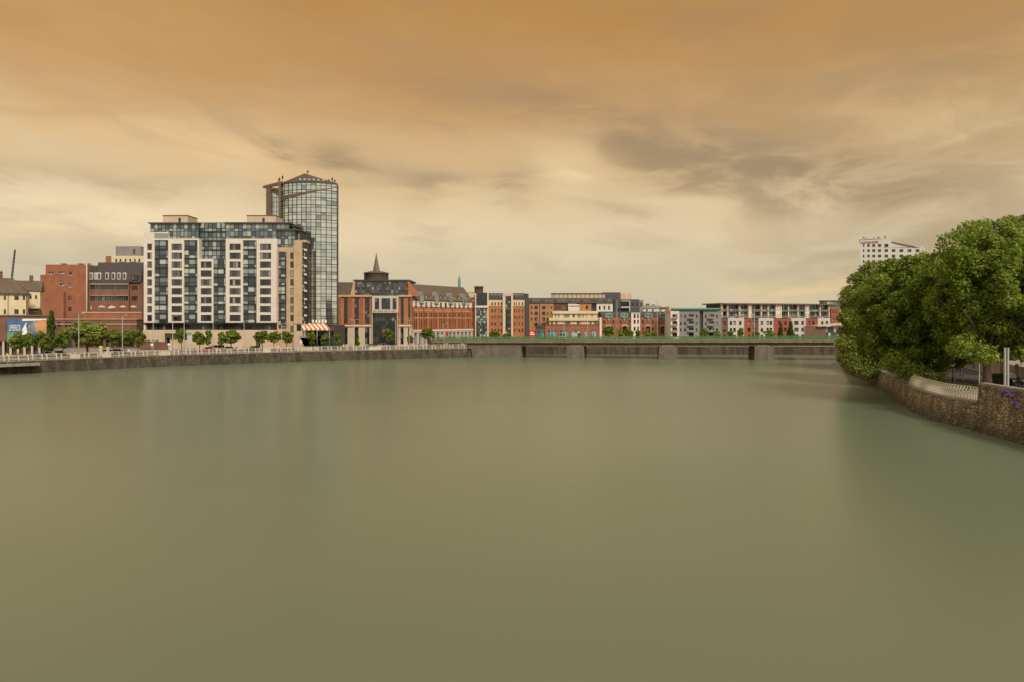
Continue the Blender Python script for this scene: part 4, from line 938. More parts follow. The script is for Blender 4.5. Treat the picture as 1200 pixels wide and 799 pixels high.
    s.lathe([(rs * (1 - t) ** 1.12 + .06, zb_ + (za_ - zb_) * t) for t in (0, .15, .3, .45, .6, .75, .9, 1)] + [(0, za_ + .2)], cx, y, 8, smooth=False); b.part(s, 'spire', ['spire'])

def brick_wing():
    b = Bld('brick_wing', 'long orange brick building with dormered grey roof and white ground floor colonnade', 482.3, 250, 553, 281)
    L = b.x(552.8); ze = b.z(352, 486); zr = b.z(334, 486) + .5
    b0 = b.z(386.5, 520)
    w = Wall(b, .05, L, 0, 12, b0, ze, 'brickorange', 'wall', .25)
    n = 12; c0, c1 = .8, L - 1.2; pitch = (c1 - c0) / n
    def add(za, zb, k, ww=.62):
        for i in range(n):
            for d in ((-.55, .55) if k == 2 else (0,)):
                x = c0 + (i + .5) * pitch + d * .9; h = w.hole(x - ww / 2, x + ww / 2, za, zb); w.wins.append((h, 1, 2, 'brownframe', 'glassdark', 'window'))
    zf = b0
    H = ze - b0
    add(b0 + H * .03, b0 + H * .36, 2); add(b0 + H * .42, b0 + H * .58, 2, .7); w.done()
    # cream top band with openings
    cb = MB(); cb.box(.05, L, -.12, -.004, b0 + H * .78, b0 + H * .98); b.part(cb, 'cream_band', ['cream'])
    for i in range(n):
        x = c0 + (i + .5) * pitch; put('window', window_mesh(1.0, H * .15, 1, 1, 'darkframe', 'glassdark'), b.root, (x, -.17, b0 + H * .79))
    for t in (.395, .63):
        s = MB(); s.box(0, L, -.15, -.005, b0 + H * t, b0 + H * t + .28); b.part(s, 'string_course', ['tan'])
    for i in range(0, n + 1, 2):
        s = MB(); x = c0 + i * pitch; s.box(x - .22, x + .22, -.32, -.003, b0 + .02, b0 + H * .76); b.part(s, 'pier', ['brick'])
    # white colonnade
    w = Wall(b, .05, L, -.5, 11.5, 0, b0 - .02, 'white', 'colonnade', 1.2)
    for i in range(n + 2):
        x = .6 + (L - 1.2) * (i + .5) / (n + 2); h = w.hole(x - .85, x + .85, .1, b0 - 1.1); w.wins.append((h, 2, 2, 'darkframe', 'glassdark', 'shopfront'))
    w.done()
    s = MB(); s.box(-.1, L + .1, -.8, -.502, b0 - .55, b0 - .03); b.part(s, 'cornice', ['cream'])
    # mansard roof with gabled dormers
    s = MB(); s.prism_x([(-.5, ze), (12.4, ze), (12.4, ze + .2), (7.5, zr), (4.5, zr), (-.5, ze + .2)], -.3, L + .3); roof = b.part(s, 'roof', ['slatebrown'])
    for i in range(n):
        x = c0 + (i + .5) * pitch; big = i % 3 == 1; ww = 1.15 if big else .8; hh = 4.6 if big else 2.3
        s = MB(); zb_ = ze - (1.3 if big else -.1)
        s.prism_y([(x - ww, zb_), (x + ww, zb_), (x + ww, zb_ + hh * .7), (x, zb_ + hh), (x - ww, zb_ + hh * .7)], -.55 if big else .1, 4.5); d = b.part(s, 'dormer', ['greycladding' if big else 'slatebrown'], roof)
        put('pane', window_mesh(ww * 1.1, hh * .5, 2, 1, 'whiteframe', 'glass'), d, (x, -.60 if big else .04, zb_ + .35))
    t = thing('banner_mast', 'slim turquoise pointed mast rising behind the brick wing roof', 'mast', (wx(538.3, 284), 284, GL))
    s = MB(); s.lathe([(.6, 14), (.6, wz(330, 284) - GL), (.36, wz(325.5, 284) - GL), (.05, wz(323.5, 284) - GL), (0, wz(323.4, 284) - GL)], 0, 0, 10); s.build('shaft', ['teal'], t)
    s = MB(); s.lathe([(1.5, 0), (1.3, 6), (1.0, 14.05)], 0, 0, 10); s.build('base', ['concrete'], t)

def drum_apartments():
    Y = 287
    b = Bld('brick_apartments', 'red brick apartments with cream framed glass stair tower topped by a brown drum', 546, Y)
    w = b.wall(546, 556.4, 354, None, 'brick', 0, 12)
    w.wins_at([(550.3, 553.7)], [363.5, 371.4, 379, 387], 3.6, 1, 1); w.done()
    w = b.wall(546, 556.4, 344, 353.9, 'creamwarm', .1, 11); w.win(550.3, 553.7, 354 - 3, 354, 1, 1); w.done()
    s = MB(); s.prism_x([(-.3, b.z(350.5, 551)), (11, b.z(350.5, 551)), (11, b.z(343, 551)), (2, b.z(343, 551))], 0, b.x(556.2)); b.part(s, 'mansard_roof', ['slate'])
    # stair tower
    b.wall(556.5, 558, 344, None, 'creamwarm', -1.5, 12).done(); b.wall(570.9, 572.6, 344, None, 'creamwarm', -1.5, 12).done()
    s = MB(); s.box(b.x(556.3, -1.6), b.x(572.7, -1.6), -1.8, -1.3, b.z(361, 564, -1.5), b.z(358.6, 564, -1.5)); b.part(s, 'lintel', ['cream'])
    g = MB(); y = -1.1; xa, xb = b.x(558.05, y), b.x(570.85, y); g.grid(xa, xb, 0, b.z(361, 564, y), frange(xa, xb, 6), frange(0, b.z(361, 564, y), 13), y, .12); g.box(xa, xb, y + .03, 9, 0, b.z(361, 564, y), 0); b.part(g, 'tower_glazing', ['darkframe', 'glassbay'])
    g = MB(); g.grid(xa, xb, b.z(358.6, 564, y), b.z(343.5, 564, y), frange(xa, xb, 4), frange(b.z(358.6, 564, y), b.z(343.5, 564, y), 4), y, .25); g.box(xa, xb, y + .03, 9, b.z(358.6, 564, y), b.z(343.5, 564, y), 0); b.part(g, 'tower_glazing', ['darkframe', 'glassdark'])
    s = MB(); r = (b.x(566, 2) - b.x(555.8, 2)) / 2; s.lathe([(r, b.z(345, 561)), (r, b.z(337, 561)), (r + .3, b.z(336.8, 561)), (r + .3, b.z(336, 561)), (r * .6, b.z(335.3, 561)), (0, b.z(335.1, 561))], b.x(561, 2), 2 + r * .3, 24); b.part(s, 'drum', ['bronze'])
    def brickbay(pa, pb, cols):
        w = b.wall(pa, pb, 359, None, 'brickorange', 0, 12); w.wins_at(cols, [364.6, 372, 380, 387.5], 3.4, 1, 2, 'brownframe'); w.done()
        w = b.wall(pa, pb, 351.4, 358.9, 'creamwarm', -.05, 12); w.wins_at(cols, [356.3], 3.2, 1, 1, 'brownframe'); w.done()
        s = MB(); za, zc = b.z(351.4, pa), b.z(343.5, pa); s.prism_x([(-.35, za + .003), (12, za + .003), (12, zc), (3, zc)], b.x(pa), b.x(pb) - .02); m_ = b.part(s, 'mansard_roof', ['slate'])
        for a, c in cols:
            x = b.x((a + c) / 2); k = MB(); z = (za + zc) / 2; k.prism_y([(x - .45, z - .9), (x + .45, z - .9), (x + .45, z + .5), (x, z + 1.0), (x - .45, z + .5)], .45, 3); k.build('dormer', ['greycladding'], m_)
            put('pane', window_mesh(.6, 1.0, 1, 1, 'brownframe', 'glass'), m_, (x, .38, z - .6))
    brickbay(572.7, 589, [(575.8, 577.6), (579.4, 581.2), (583.3, 585.1), (586.6, 588.2)])
    brickbay(601.2, 614.6, [(602.2, 603.6), (604.6, 606), (607.6, 609.2), (611.4, 613)])
    # cream round-headed bay
    s = MB(); y = -.9; xa, xb = b.x(589.1, y), b.x(601.1, y); zc = b.z(347.5, 595, y); r = (xb - xa) / 2; xm = (xa + xb) / 2
    arc = [(xm + r * math.cos(a), zc + r * .62 * math.sin(a)) for a in [math.pi * i / 12 for i in range(13)]]
    s.prism_y(arc, y, 9); b.part(s, 'arched_gable', ['podium'])
    for a, c in ((589.1, 592.2), (599, 601.1)): b.wall(a, c, 347.6, None, 'creamwarm', -.9, 10).done()
    bay(b, 592.25, 598.95, 348, 395, -.5, 6, cols=(.4,), gm='glass', depth=9)
    w = b.wall(614.7, 619.5, 344.5, None, 'slate', .4, 13, 'slate_flank'); w.done()
    return b

def tan_apartments():
    Y = 303
    b = Bld('tan_apartments', 'tan brick apartment building with dark mansard storey behind the cream terraces', 619.6, Y)
    w = b.wall(619.6, 648.5, 355.6, None, 'bricktan', 0, 14)
    w.wins_at([(622.2, 624), (641, 642.8), (645.3, 647)], [360.6, 367.3, 374.2], 3.2, 1, 1, 'brownframe'); w.wins_at([(626.3, 630), (635.2, 639)], [360.8, 367.5, 374.3, 380.5], 3.8, 2, 2, 'brownframe', 'glassdark'); w.done()
    for px in (632.6, 619.9): 
        s = MB(); s.box(b.x(px) - .12, b.x(px) + .12, -.2, -.003, 0, b.z(356, px)); b.part(s, 'drainpipe', ['brownframe'])
    w = b.wall(648.6, 665.8, 355.6, None, 'brickbrown', .3, 13); w.wins_at([(651, 653), (655, 657), (660, 664)], [361], 3.6, 1, 1, 'brownframe'); w.done()
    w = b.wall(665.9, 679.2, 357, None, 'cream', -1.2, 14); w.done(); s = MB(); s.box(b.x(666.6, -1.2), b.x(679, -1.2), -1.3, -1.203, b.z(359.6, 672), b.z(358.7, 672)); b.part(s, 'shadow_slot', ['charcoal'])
    w = b.wall(679.3, 693, 355.6, None, 'bricktan', .2, 13); w.wins_at([(686.5, 689)], [360.5], 4, 1, 1, 'brownframe'); w.done()
    bay(b, 693.05, 699, 352, 390, .3, 5, cols=(.5,), gm='glass', depth=8)
    w = b.wall(699.05, 718.2, 355.6, None, 'cream', .1, 13); w.wins_at([(701.8, 703.8), (707.2, 709.2), (712.6, 714.6)], [361], 4, 1, 1, 'darkframe'); w.done()
    s = MB(); z0, z1 = b.z(355.5, 670), b.z(349.4, 670); s.prism_x([(-.5, z0 + .003), (14, z0 + .003), (14, z1), (1.5, z1)], b.x(619.4), b.x(718.5)); roof = b.part(s, 'mansard_roof', ['slate'])
    for i, px in enumerate([622, 626, 630.5, 636, 641, 646, 651, 655, 660, 668, 672, 677, 682, 687, 704, 709, 714]):
        put('skylight', window_mesh(.9, 1.1, 1, 1, 'steel' if i % 3 else 'darkframe', 'glass'), roof, (b.x(px), .05, z0 + .7), (R(-40), 0, 0))
    # rooftop plant storey
    g = MB(); y = 5; xa, xb = b.x(647.5, y), b.x(708.8, y); g.box(xa, xb, y, y + 8, z1 - .3, b.z(344.6, 680, y)); o = b.part(g, 'plant_storey', ['podium'])
    for i in range(12): k = MB(); x = xa + (xb - xa) * (i + .5) / 12; k.box(x - .12, x + .12, y - .1, y - .003, z1 - .2, b.z(345.2, 680, y)); k.build('rib', ['bronze'], o)
    k = MB(); k.box(xa - .4, xb + .4, y - .5, y + 8.4, b.z(344.6, 680, y) + .003, b.z(343.9, 680, y)); k.build('roof_edge', ['bronze'], o)
    # dark modern block
    b = Bld('charcoal_block', 'dark charcoal clad modern block with white balcony frame above the brick terrace', 707, 318)
    w = b.wall(707, 727, 343, None, 'charcoal', 0, 14); w.done()
    w = b.wall(727.2, 740, 344.2, None, 'podium', 3, 9, 'plant_room'); w.done()
    w = b.wall(720, 749, 351.2, None, 'charcoal', -2, 4.9); w.wins_at([(740.2, 742.2), (744.8, 747)], [358], 4, 1, 1, 'whiteframe'); w.wins_at([(723.5, 726)], [364], 3.5, 1, 1, 'whiteframe'); w.done()
    s = MB(); xa, xb = b.x(727.8, -2.6), b.x(737.2, -2.6)
    for zt_, zb_ in ((352.8, 353.6), (359.6, 361.4), (366.6, 367.6)): s.box(xa, xb, -3, -2.02, b.z(zb_, 732, -2.6), b.z(zt_, 732, -2.6))
    s.box(xb + .003, xb + .45, -3.01, -2.01, b.z(367.6, 732, -2.6), b.z(352.8, 732, -2.6)); b.part(s, 'balcony_frame', ['white'])
    s = MB(); s.grid(xa, xb, b.z(366.6, 732, -2.6), b.z(353.6, 732, -2.6), frange(xa, xb, 4), [], -2.08, .1, 0, 1, .06); b.part(s, 'balcony_glazing', ['darkframe', 'glassdark'])
    w = b.wall(749.2, 754, 352, None, 'greycladding', -1, 10); w.wins_at([(750.2, 752.8)], [357], 4, 1, 1); w.done()

def terraces():
    # cream stepped terraces over a brick base
    Y = 282
    b = Bld('stepped_terrace', 'cream stepped balcony building on a brick base with teal windows behind bridge', 628, Y)
    w = b.wall(648, 700, 365.6, None, 'creamwarm', 5, 12); w.wins_at([(650.5, 651.8), (654, 655.4), (660.5, 667), (671, 673.5), (677, 680.5), (682.5, 684), (687, 688.6), (693, 694.6)], [370.2], 3.8, 1, 1, 'darkframe', 'glassteal'); w.done()
    s = MB(); s.box(b.x(647.4, 4.5), b.x(700.4, 4.5), 4.2, 5.6, b.z(368, 670, 4.6), b.z(364.9, 670, 4.6)); b.part(s, 'parapet', ['creamwarm'])
    w = b.wall(644, 703, 373.6, None, 'creamwarm', 2.2, 6); w.wins_at([(645.5, 648), (650.5, 653), (660.5, 668.5), (676, 680.5), (691, 693), (696.5, 698.3)], [379], 3.6, 2, 1, 'darkframe', 'glassteal'); w.done()
    s = MB(); s.box(b.x(643.4, 1.8), b.x(703.4, 1.8), 1.4, 2.6, b.z(376.3, 670, 1.9), b.z(372.9, 670, 1.9)); b.part(s, 'parapet', ['creamwarm'])
    w = b.wall(639, 702.4, 381.2, None, 'brick', 0, 9, 'brick_base')
    for a, c in ((641.5, 652.4), (655.8, 666.3), (670, 680), (684.2, 688.2), (692.5, 699)): w.win(a, c, 387.8, 396.5, 3, 2, 'whiteframe', 'glassteal', 'shopfront')
    w.done(); s = MB(); s.box(b.x(638.6, -.1), b.x(702.3, -.1), -.25, .3, b.z(381.2, 670) + .003, b.z(380.5, 670)); b.part(s, 'coping', ['brickbrown'])
    s = MB(); s.box(b.x(702.5), b.x(704.8), -.6, 4, 0, b.z(372.5, 703)); b.part(s, 'column', ['cream'])
    w = b.wall(628.2, 638.9, 384.5, None, 'brickbrown', .5, 8, 'corner_shop'); w.win(629.5, 637.5, 387.5, 396.5, 3, 2, 'darkframe', 'glassteal', 'shopfront'); w.done()
    s = MB(); s.prism_y([(b.x(627.6), b.z(384.5, 633) + .003), (b.x(639), b.z(384.5, 633) + .003), (b.x(637), b.z(380.8, 633)), (b.x(630), b.z(381.5, 633))], .1, 8.4); b.part(s, 'roof', ['slate'])
    t = thing('red_hoarding', 'small bright red hoarding on posts at the left of the brick shops', 'hoarding', (wx(620.2, 276), 276, GL))
    s = MB(); W = wx(627.4, 276) - wx(620.2, 276); s.box(0, W, 0, .15, wz(397, 276) - GL, wz(387.6, 276) - GL); s.build('panel', ['signred'], t)
    s = MB(); s.box(.25, W - .3, -.03, -.002, wz(392.6, 276) - GL, wz(391.6, 276) - GL); s.box(.5, W - .8, -.03, -.002, wz(390.6, 276) - GL, wz(389.6, 276) - GL); s.build('lettering', ['letterwhite'], t)
    for x in (.2, W - .2): s = MB(); s.box(x - .08, x + .08, .16, .3, 0, wz(389, 276) - GL); s.build('post', ['steel'], t)
    # gabled brick row with teal dormers
    def row(name, lab, pa, pb, dorm, arch, cols):
        b = Bld(name, lab, pa, 292, cat='terrace')
        w = b.wall(pa, pb, 371, None, 'brick', 0, 10); 
        for c in cols: w.wins_at([(c - .9, c + .9)], [377.5, 386], 3.6, 1, 2, 'darkframe', 'glass')
        for c in arch: w.win(c - 2.4, c + 2.4, 382.8, 391, 3, 2, 'brownframe', 'glassdark', 'arched_window')
        w.done()
        for c in arch:
            s = MB(); x, z = b.x(c), b.z(383.2, c); ro, ri = 1.15, .85
            pts = [(x + ro * math.cos(a), z + ro * .7 * math.sin(a)) for a in [math.pi * i / 10 for i in range(11)]]; pin = [(x + ri * math.cos(a), z + ri * .6 * math.sin(a)) for a in [math.pi * (10 - i) / 10 for i in range(11)]]
            s.prism_y(pts + pin, -.15, -.003); b.part(s, 'arch', ['cream'])
        s = MB(); za, zc = b.z(371, pa), b.z(365.6, pa, 4); s.prism_x([(-.4, za + .003), (10.4, za + .003), (10.4, zc), (3.0, zc)], -.1, b.x(pb) + .1); rf = b.part(s, 'roof', ['slate'])
        for c in dorm:
            x = b.x(c); s = MB(); z = b.z(372.6, c); h = b.z(367.2, c) - z; ww = 1.65
            s.prism_y([(x - ww, z), (x + ww, z), (x + ww, z + h * .75), (x + ww * .5, z + h), (x - ww * .5, z + h), (x - ww, z + h * .75)], -.45, 4); d = b.part(s, 'dormer', ['teal'], rf)
            put('pane', window_mesh(2.5, h * .62, 4, 1, 'whiteframe', 'glassteal'), d, (x, -.5, z + h * .15))
            k = MB(); k.prism_y([(x - .7, z - .02), (x, z - 1.7), (x + .7, z - .02)], -.4, -.01); k.build('bracket', ['teal'], d)
    row('brick_terrace', 'red brick terrace with two teal dormers left of the narrow cream bay', 704.9, 739.5, (713.3, 731.6), (713.3, 732.2), (708, 718.6, 723, 727.4, 737.4))
    row('brick_terrace', 'red brick terrace with two teal dormers right of the narrow cream bay', 750.4, 786, (759.8, 777.2), (759.4, 776.8), (753.4, 765, 770.6, 782.6))
    b = Bld('cream_bay_house', 'narrow cream house with tall windows between the two brick terraces', 739.7, 291.4, cat='house')
    w = b.wall(739.7, 750.2, 367, None, 'cream', 0, 9); w.wins_at([(742.6, 744.8), (746.8, 748.6)], [370.8, 377.2, 385.5], 4.4, 1, 2, 'darkframe', 'glassdark'); w.done()
    s = MB(); s.box(-.15, b.x(750.2) + .15, -.3, 9.2, b.z(367, 745) + .003, b.z(366.4, 745)); b.part(s, 'parapet', ['white'])
    b = Bld('pale_villa', 'pale rendered buildings with low roofs peeping above the right brick terrace', 753, 320, cat='building')
    w = b.wall(753, 775, 361.5, None, 'cream', 0, 10); w.wins_at([(757, 759), (764, 766)], [364], 2, 1, 1); w.done(); gable_roof_y(b, b.x(753), b.x(775), 0, 10, b.z(361.5, 764), b.z(358.3, 764, 5), 'greycladding')
    w = b.wall(775.2, 787, 362, None, 'cream', -1, 9); w.win(780, 784, 362.5, 365, 2, 1, 'darkframe', 'glassdark'); w.done(); s = MB(); s.box(b.x(774.8, -1), b.x(787.4, -1), -1.5, 8, b.z(362, 780, -1) + .003, b.z(360.4, 780, -1)); b.part(s, 'roof', ['charcoal'])

def right_row():
    Y = 281
    b = Bld('grey_apartments', 'grey rendered apartments with teal fascia and stacked balconies behind the bridge', 786, Y, cat='building')
    def seg(pa, pb, cols, y, mat='greycladding', bal=()):
        w = b.wall(pa, pb, 364.8, None, mat, y, 13); w.wins_at(cols, [371, 379.5, 387], 3.4, 1, 2, 'darkframe', 'glass')
        for a, c in bal: w.wins_at([(a, c)], [371, 379.2, 386.6, 393], 4.6, 2, 1, 'darkframe', 'glassdark')
        w.done()
        for a, c in bal:
            for r in (373.4, 381.6, 389):
                s = MB(); s.box(b.x(a - .6, y - 1.1), b.x(c + .6, y - 1.1), y - 1.2, y - .01, b.z(r + .5, a, y - 1.1), b.z(r - .1, a, y - 1.1)); s.box(b.x(a - .6, y - 1.1), b.x(c + .6, y - 1.1), y - 1.2, y - 1.12, b.z(r - .1, a, y - 1.1), b.z(r - 1.7, a, y - 1.1)); b.part(s, 'balcony', ['concrete'])
    seg(786, 796, [], -.2, 'cream', [(788, 793.6)])
    seg(796.1, 819.9, [(797, 798.6), (802, 804), (815.5, 817.3)], 0, 'greycladding', [(807.2, 813)])
    seg(820, 824, [], 1.2, 'charcoal'); 
    seg(824.1, 845.6, [(826, 828), (839, 841.2)], .2, 'greycladding', [(830.6, 836.6)])
    s = MB(); s.box(b.x(788, -.8), b.x(843.5, -.8), -1.0, 12, b.z(363, 815, -.8), b.z(361.4, 815, -.8)); roof = b.part(s, 'roof', ['teal'])
    g = MB(); xa, xb = b.x(790, .6), b.x(842, .6); g.grid(xa, xb, b.z(364.8, 815, .6) + .01, b.z(363, 815, .6), frange(xa, xb, 26), [], .6, .12); g.box(xa, xb, .63, 11, b.z(364.8, 815, .6) + .01, b.z(363, 815, .6) - .01, 0); b.part(g, 'attic_glazing', ['teal', 'glassteal'])
    s = MB(); s.box(b.x(784, 1), b.x(790.5, 1), .8, 8, b.z(366, 787, 1), b.z(359.6, 787, 1)); b.part(s, 'stair_head', ['podium'])
    # long modern block with a thin overhanging roof
    b = Bld('long_apartments', 'long modern apartment row of white and red blocks under thin flat roof', 846, 284, 973.5, 300)
    L = b.x(973.3); zt = 18.9 - GL; zm = b.z(373.8, 846); 
    def seg(pa, pb, mat, cols, y=0., rows=((376.4, 380.2), (383.2, 387.2), (390, 394.5))):
        w = Wall(b, b.x(pa), b.x(pb), y, 12, 0, zm + (0 if mat != 'white' else .25), mat, 'wall', .25)
        for c in cols:
            for r0, r1 in ((zm - 2.6, zm - 1.0), (zm - 5.5, zm - 3.9), (zm - 8.4, zm - 6.8)):
                x = b.x(c); h = w.hole(x - .62, x + .62, r0, r1); w.wins.append((h, 1, 2, 'darkframe', 'glass', 'window'))
        w.done()
    seg(846.2, 853, 'brickbrown', [849.5], .5); seg(853.05, 872, 'white', [856.5, 860.8, 867.5], 0); seg(872.05, 882.6, 'redpanel', [878.5], .4)
    seg(882.65, 889, 'brickbrown', [885.6], .9); seg(889.05, 906.4, 'white', [892.8, 899.6, 903.4], 0); seg(906.45, 927, 'redpanel', [914, 921], .4); seg(927.05, 944.4, 'white', [932, 934.4, 940.5], 0); seg(944.45, 958.4, 'redpanel', [949, 954], .4); seg(958.45, 973, 'white', [963.6, 969], 0)
    # upper glass storeys with cream fins
    y = 1.6; g = MB(); g.grid(.2, L, zm + .28, zt, frange(.2, L, 46), [zm + (zt - zm) * .5, zm + (zt - zm) * .2, zm + (zt - zm) * .72], y, .16, 0, 1, .1); g.box(.2, L, y + .05, 12, zm + .28, zt, 0); up = b.part(g, 'upper_glazing', ['darkframe', 'glassbay'])
    for c in (846.8, 853.5, 867.5, 878, 881, 893, 901, 911.5, 915, 925, 936, 945, 948.5, 962, 972.5):
        s = MB(); x = b.x(c); s.box(x - .3, x + .3, .4, y - .12, zm + .27, zt); s.build('fin', ['creamwarm'], up)
    for a, c in ((877.5, 881.4), (909.5, 916.5), (944, 949)):
        w = Wall(b, b.x(a), b.x(c), .2, 1.5, zm + .26, zt, 'cream', 'wall', .25)
        xa = (b.x(a) + b.x(c)) / 2
        for d in (-.7, .7):
            for z in (zm + .8, zm + (zt - zm) * .6): h = w.hole(xa + d - .35, xa + d + .35, z, z + 1.3); w.wins.append((h, 1, 1, 'darkframe', 'glassdark', 'window'))
        w.done()
    for z in (zm + .3, zm + (zt - zm) * .52):
        s = MB(); s.box(.1, L, .25, .31, z + .35, z + .75); s.box(.1, L, .2, 1.5, z - .12, z + .02); b.part(s, 'balcony', ['greycladding'])
    s = MB(); s.box(-1.2, L + .8, -.9, 13, zt + .003, zt + .5); b.part(s, 'roof', ['bronze'])
    b2 = Bld('red_stair_block', 'red rendered block with glazed rooftop room at the end of the long row', 973.8, 306, cat='building')
    w = b2.wall(973.8, 984, 361, None, 'redpanel', 0, 5); w.wins_at([(975.6, 977), (979, 980.4)], [366, 374], 4, 1, 2, 'whiteframe'); w.done()
    w = b2.wall(984.1, 992, 361, None, 'cream', .3, 5); w.wins_at([(985.4, 990)], [366, 374], 5, 2, 1, 'whiteframe', 'glassbay'); w.done()
    g = MB(); xa, xb = b2.x(965, 2), b2.x(992, 2); g.grid(xa, xb, b2.z(360.6, 978, 2), b2.z(353.4, 978, 2), frange(xa, xb, 7), [b2.z(357.6, 978, 2)], 2, .25, 0, 1); g.box(xa, xb, 2.03, 6, b2.z(360.6, 978, 2), b2.z(353.4, 978, 2), 0); b2.part(g, 'rooftop_room', ['bronze', 'glassbay'])
    s = MB(); s.box(xa - .4, xb + .4, 1.5, 6.5, b2.z(353.4, 978, 2) + .003, b2.z(352.3, 978, 2)); b2.part(s, 'roof', ['bronze'])
    # riverside pavilion
    b3 = Bld('glass_pavilion', 'low pavilion with slatted brown fence and upswept white roof by the trees', 943.5, 272, cat='pavilion')
    w = b3.wall(943.5, 967.6, 382.6, None, 'brickbrown', 0, 1.2, 'slatted_wall', ); w.done()
    for r in range(9): s = MB(); z = .6 + r * .62; s.box(0, b3.x(967.5), -.06, -.003, z, z + .3); b3.part(s, 'slat', ['bronze'])
    g = MB(); xa, xb = b3.x(967.7), b3.x(1000); g.grid(xa, xb, 0, b3.z(383.5, 980), frange(xa, xb, 10), [b3.z(390, 980)], .4, .14, 0, 1); g.box(xa, xb, .43, 5, 0, b3.z(383.5, 980), 0); b3.part(g, 'glazing', ['darkframe', 'glassbay'])
    s = MB(); xa, xb = b3.x(957), b3.x(1004); za, zc = b3.z(383.3, 957), b3.z(379.2, 1004); s.hexa([(xa, -1.5, za), (xb, -1.5, zc - .15), (xb, 6, zc - .15), (xa, 6, za)], [(xa, -1.5, za + .4), (xb, -1.5, zc + .5), (xb, 6, zc + .5), (xa, 6, za + .4)]); b3.part(s, 'roof', ['white'])

def hotel():
    Y = 335
    b = Bld('hotel_tower', 'white hotel tower with small square windows rising above the right hand trees', 1007.5, Y, 1085, 322.3, zb=GR, cat='hotel')
    L = b.x(1082); z = lambda py, px: b.z(py, px)
    w = b.wall(1007.5, 1033, 280.6, None, 'hotel', 0, 16)
    w.wins_at([(1011.2, 1013), (1016.4, 1019.2), (1022.2, 1025.6), (1028.8, 1032.6)], [288, 294, 300.4, 306.8, 313.2, 319.6], 2.9, 2, 1, 'darkframe', 'glassdark'); w.done()
    x0, x1 = b.x(1033.02), b.x(1083)
    xs = [b.x(p) for p in (1036.8, 1045, 1054, 1063, 1072)]
    w = Wall(b, x0, x1, .02, 16, 0, z(290.8, 1040), 'hotel', 'wall', .22)
    for a, c in ((1036.6, 1040.6), (1045, 1049.2), (1054, 1058.6), (1063.4, 1068), (1073, 1077.4)):
        for r in (294, 300.4, 306.8, 313.2, 319.6): w.win(a, c, r - 1.45, r + 1.45, 2, 1, 'darkframe', 'glassdark')
    w.done()
    s = MB(); zb = z(290.8, 1040) + .003
    s.prism_y([(x0, zb), (x1, zb), (x1, z(291.2, 1083)), (b.x(1070), z(288.4, 1070)), (b.x(1058), z(285.6, 1058)), (b.x(1045), z(282.6, 1045)), (x0, z(280.6, 1033))], 0, 15.5); o = b.part(s, 'sloping_parapet', ['hotel'])
    put('window', window_mesh(1.6, 1.2, 2, 1, 'darkframe', 'glassdark'), o, (b.x(1038.8), -.06, z(289.2, 1039)))
    s = MB(); pts = [(1045, 283.4), (1058, 286.2), (1071, 288.8), (1074, 290.6), (1058, 288.0), (1045, 284.6)]; s.prism_y([(b.x(p), z(q, p)) for p, q in pts], -.25, -.004); s.build('roof_slot', ['bronze'], o)
    s = MB(); s.box(-.3, b.x(1033), -.3, 16.2, z(280.6, 1020) + .003, z(279.9, 1020)); b.part(s, 'parapet', ['hotel'])
    text('CLAYTON HOTEL', b.root, (b.x(1008.6), -.1, z(286.0, 1016)), 1.55, 'letterred', b.x(1029.4) - b.x(1008.6), ext=.08)
    for px, h in ((1012, 1.4), (1015, 1.0), (1029.5, 1.6), (1037.5, 1.8), (1024, 1.0)):
        s = MB(); s.tube([(b.x(px), 4, z(280.6, px) - .4), (b.x(px), 4, z(280, px) + h)], .1, 5); s.box(b.x(px) - .5, b.x(px) + .5, 3.9, 4.1, z(280, px) + h * .5, z(280, px) + h * .75); b.part(s, 'antenna', ['charcoal'])

def build_buildings():
    houses(); billboard_building(); brick_complex(); crane(); apartments(); tower(); awning(); office_with_spire(); brick_wing()
    drum_apartments(); tan_apartments(); terraces(); right_row(); hotel()
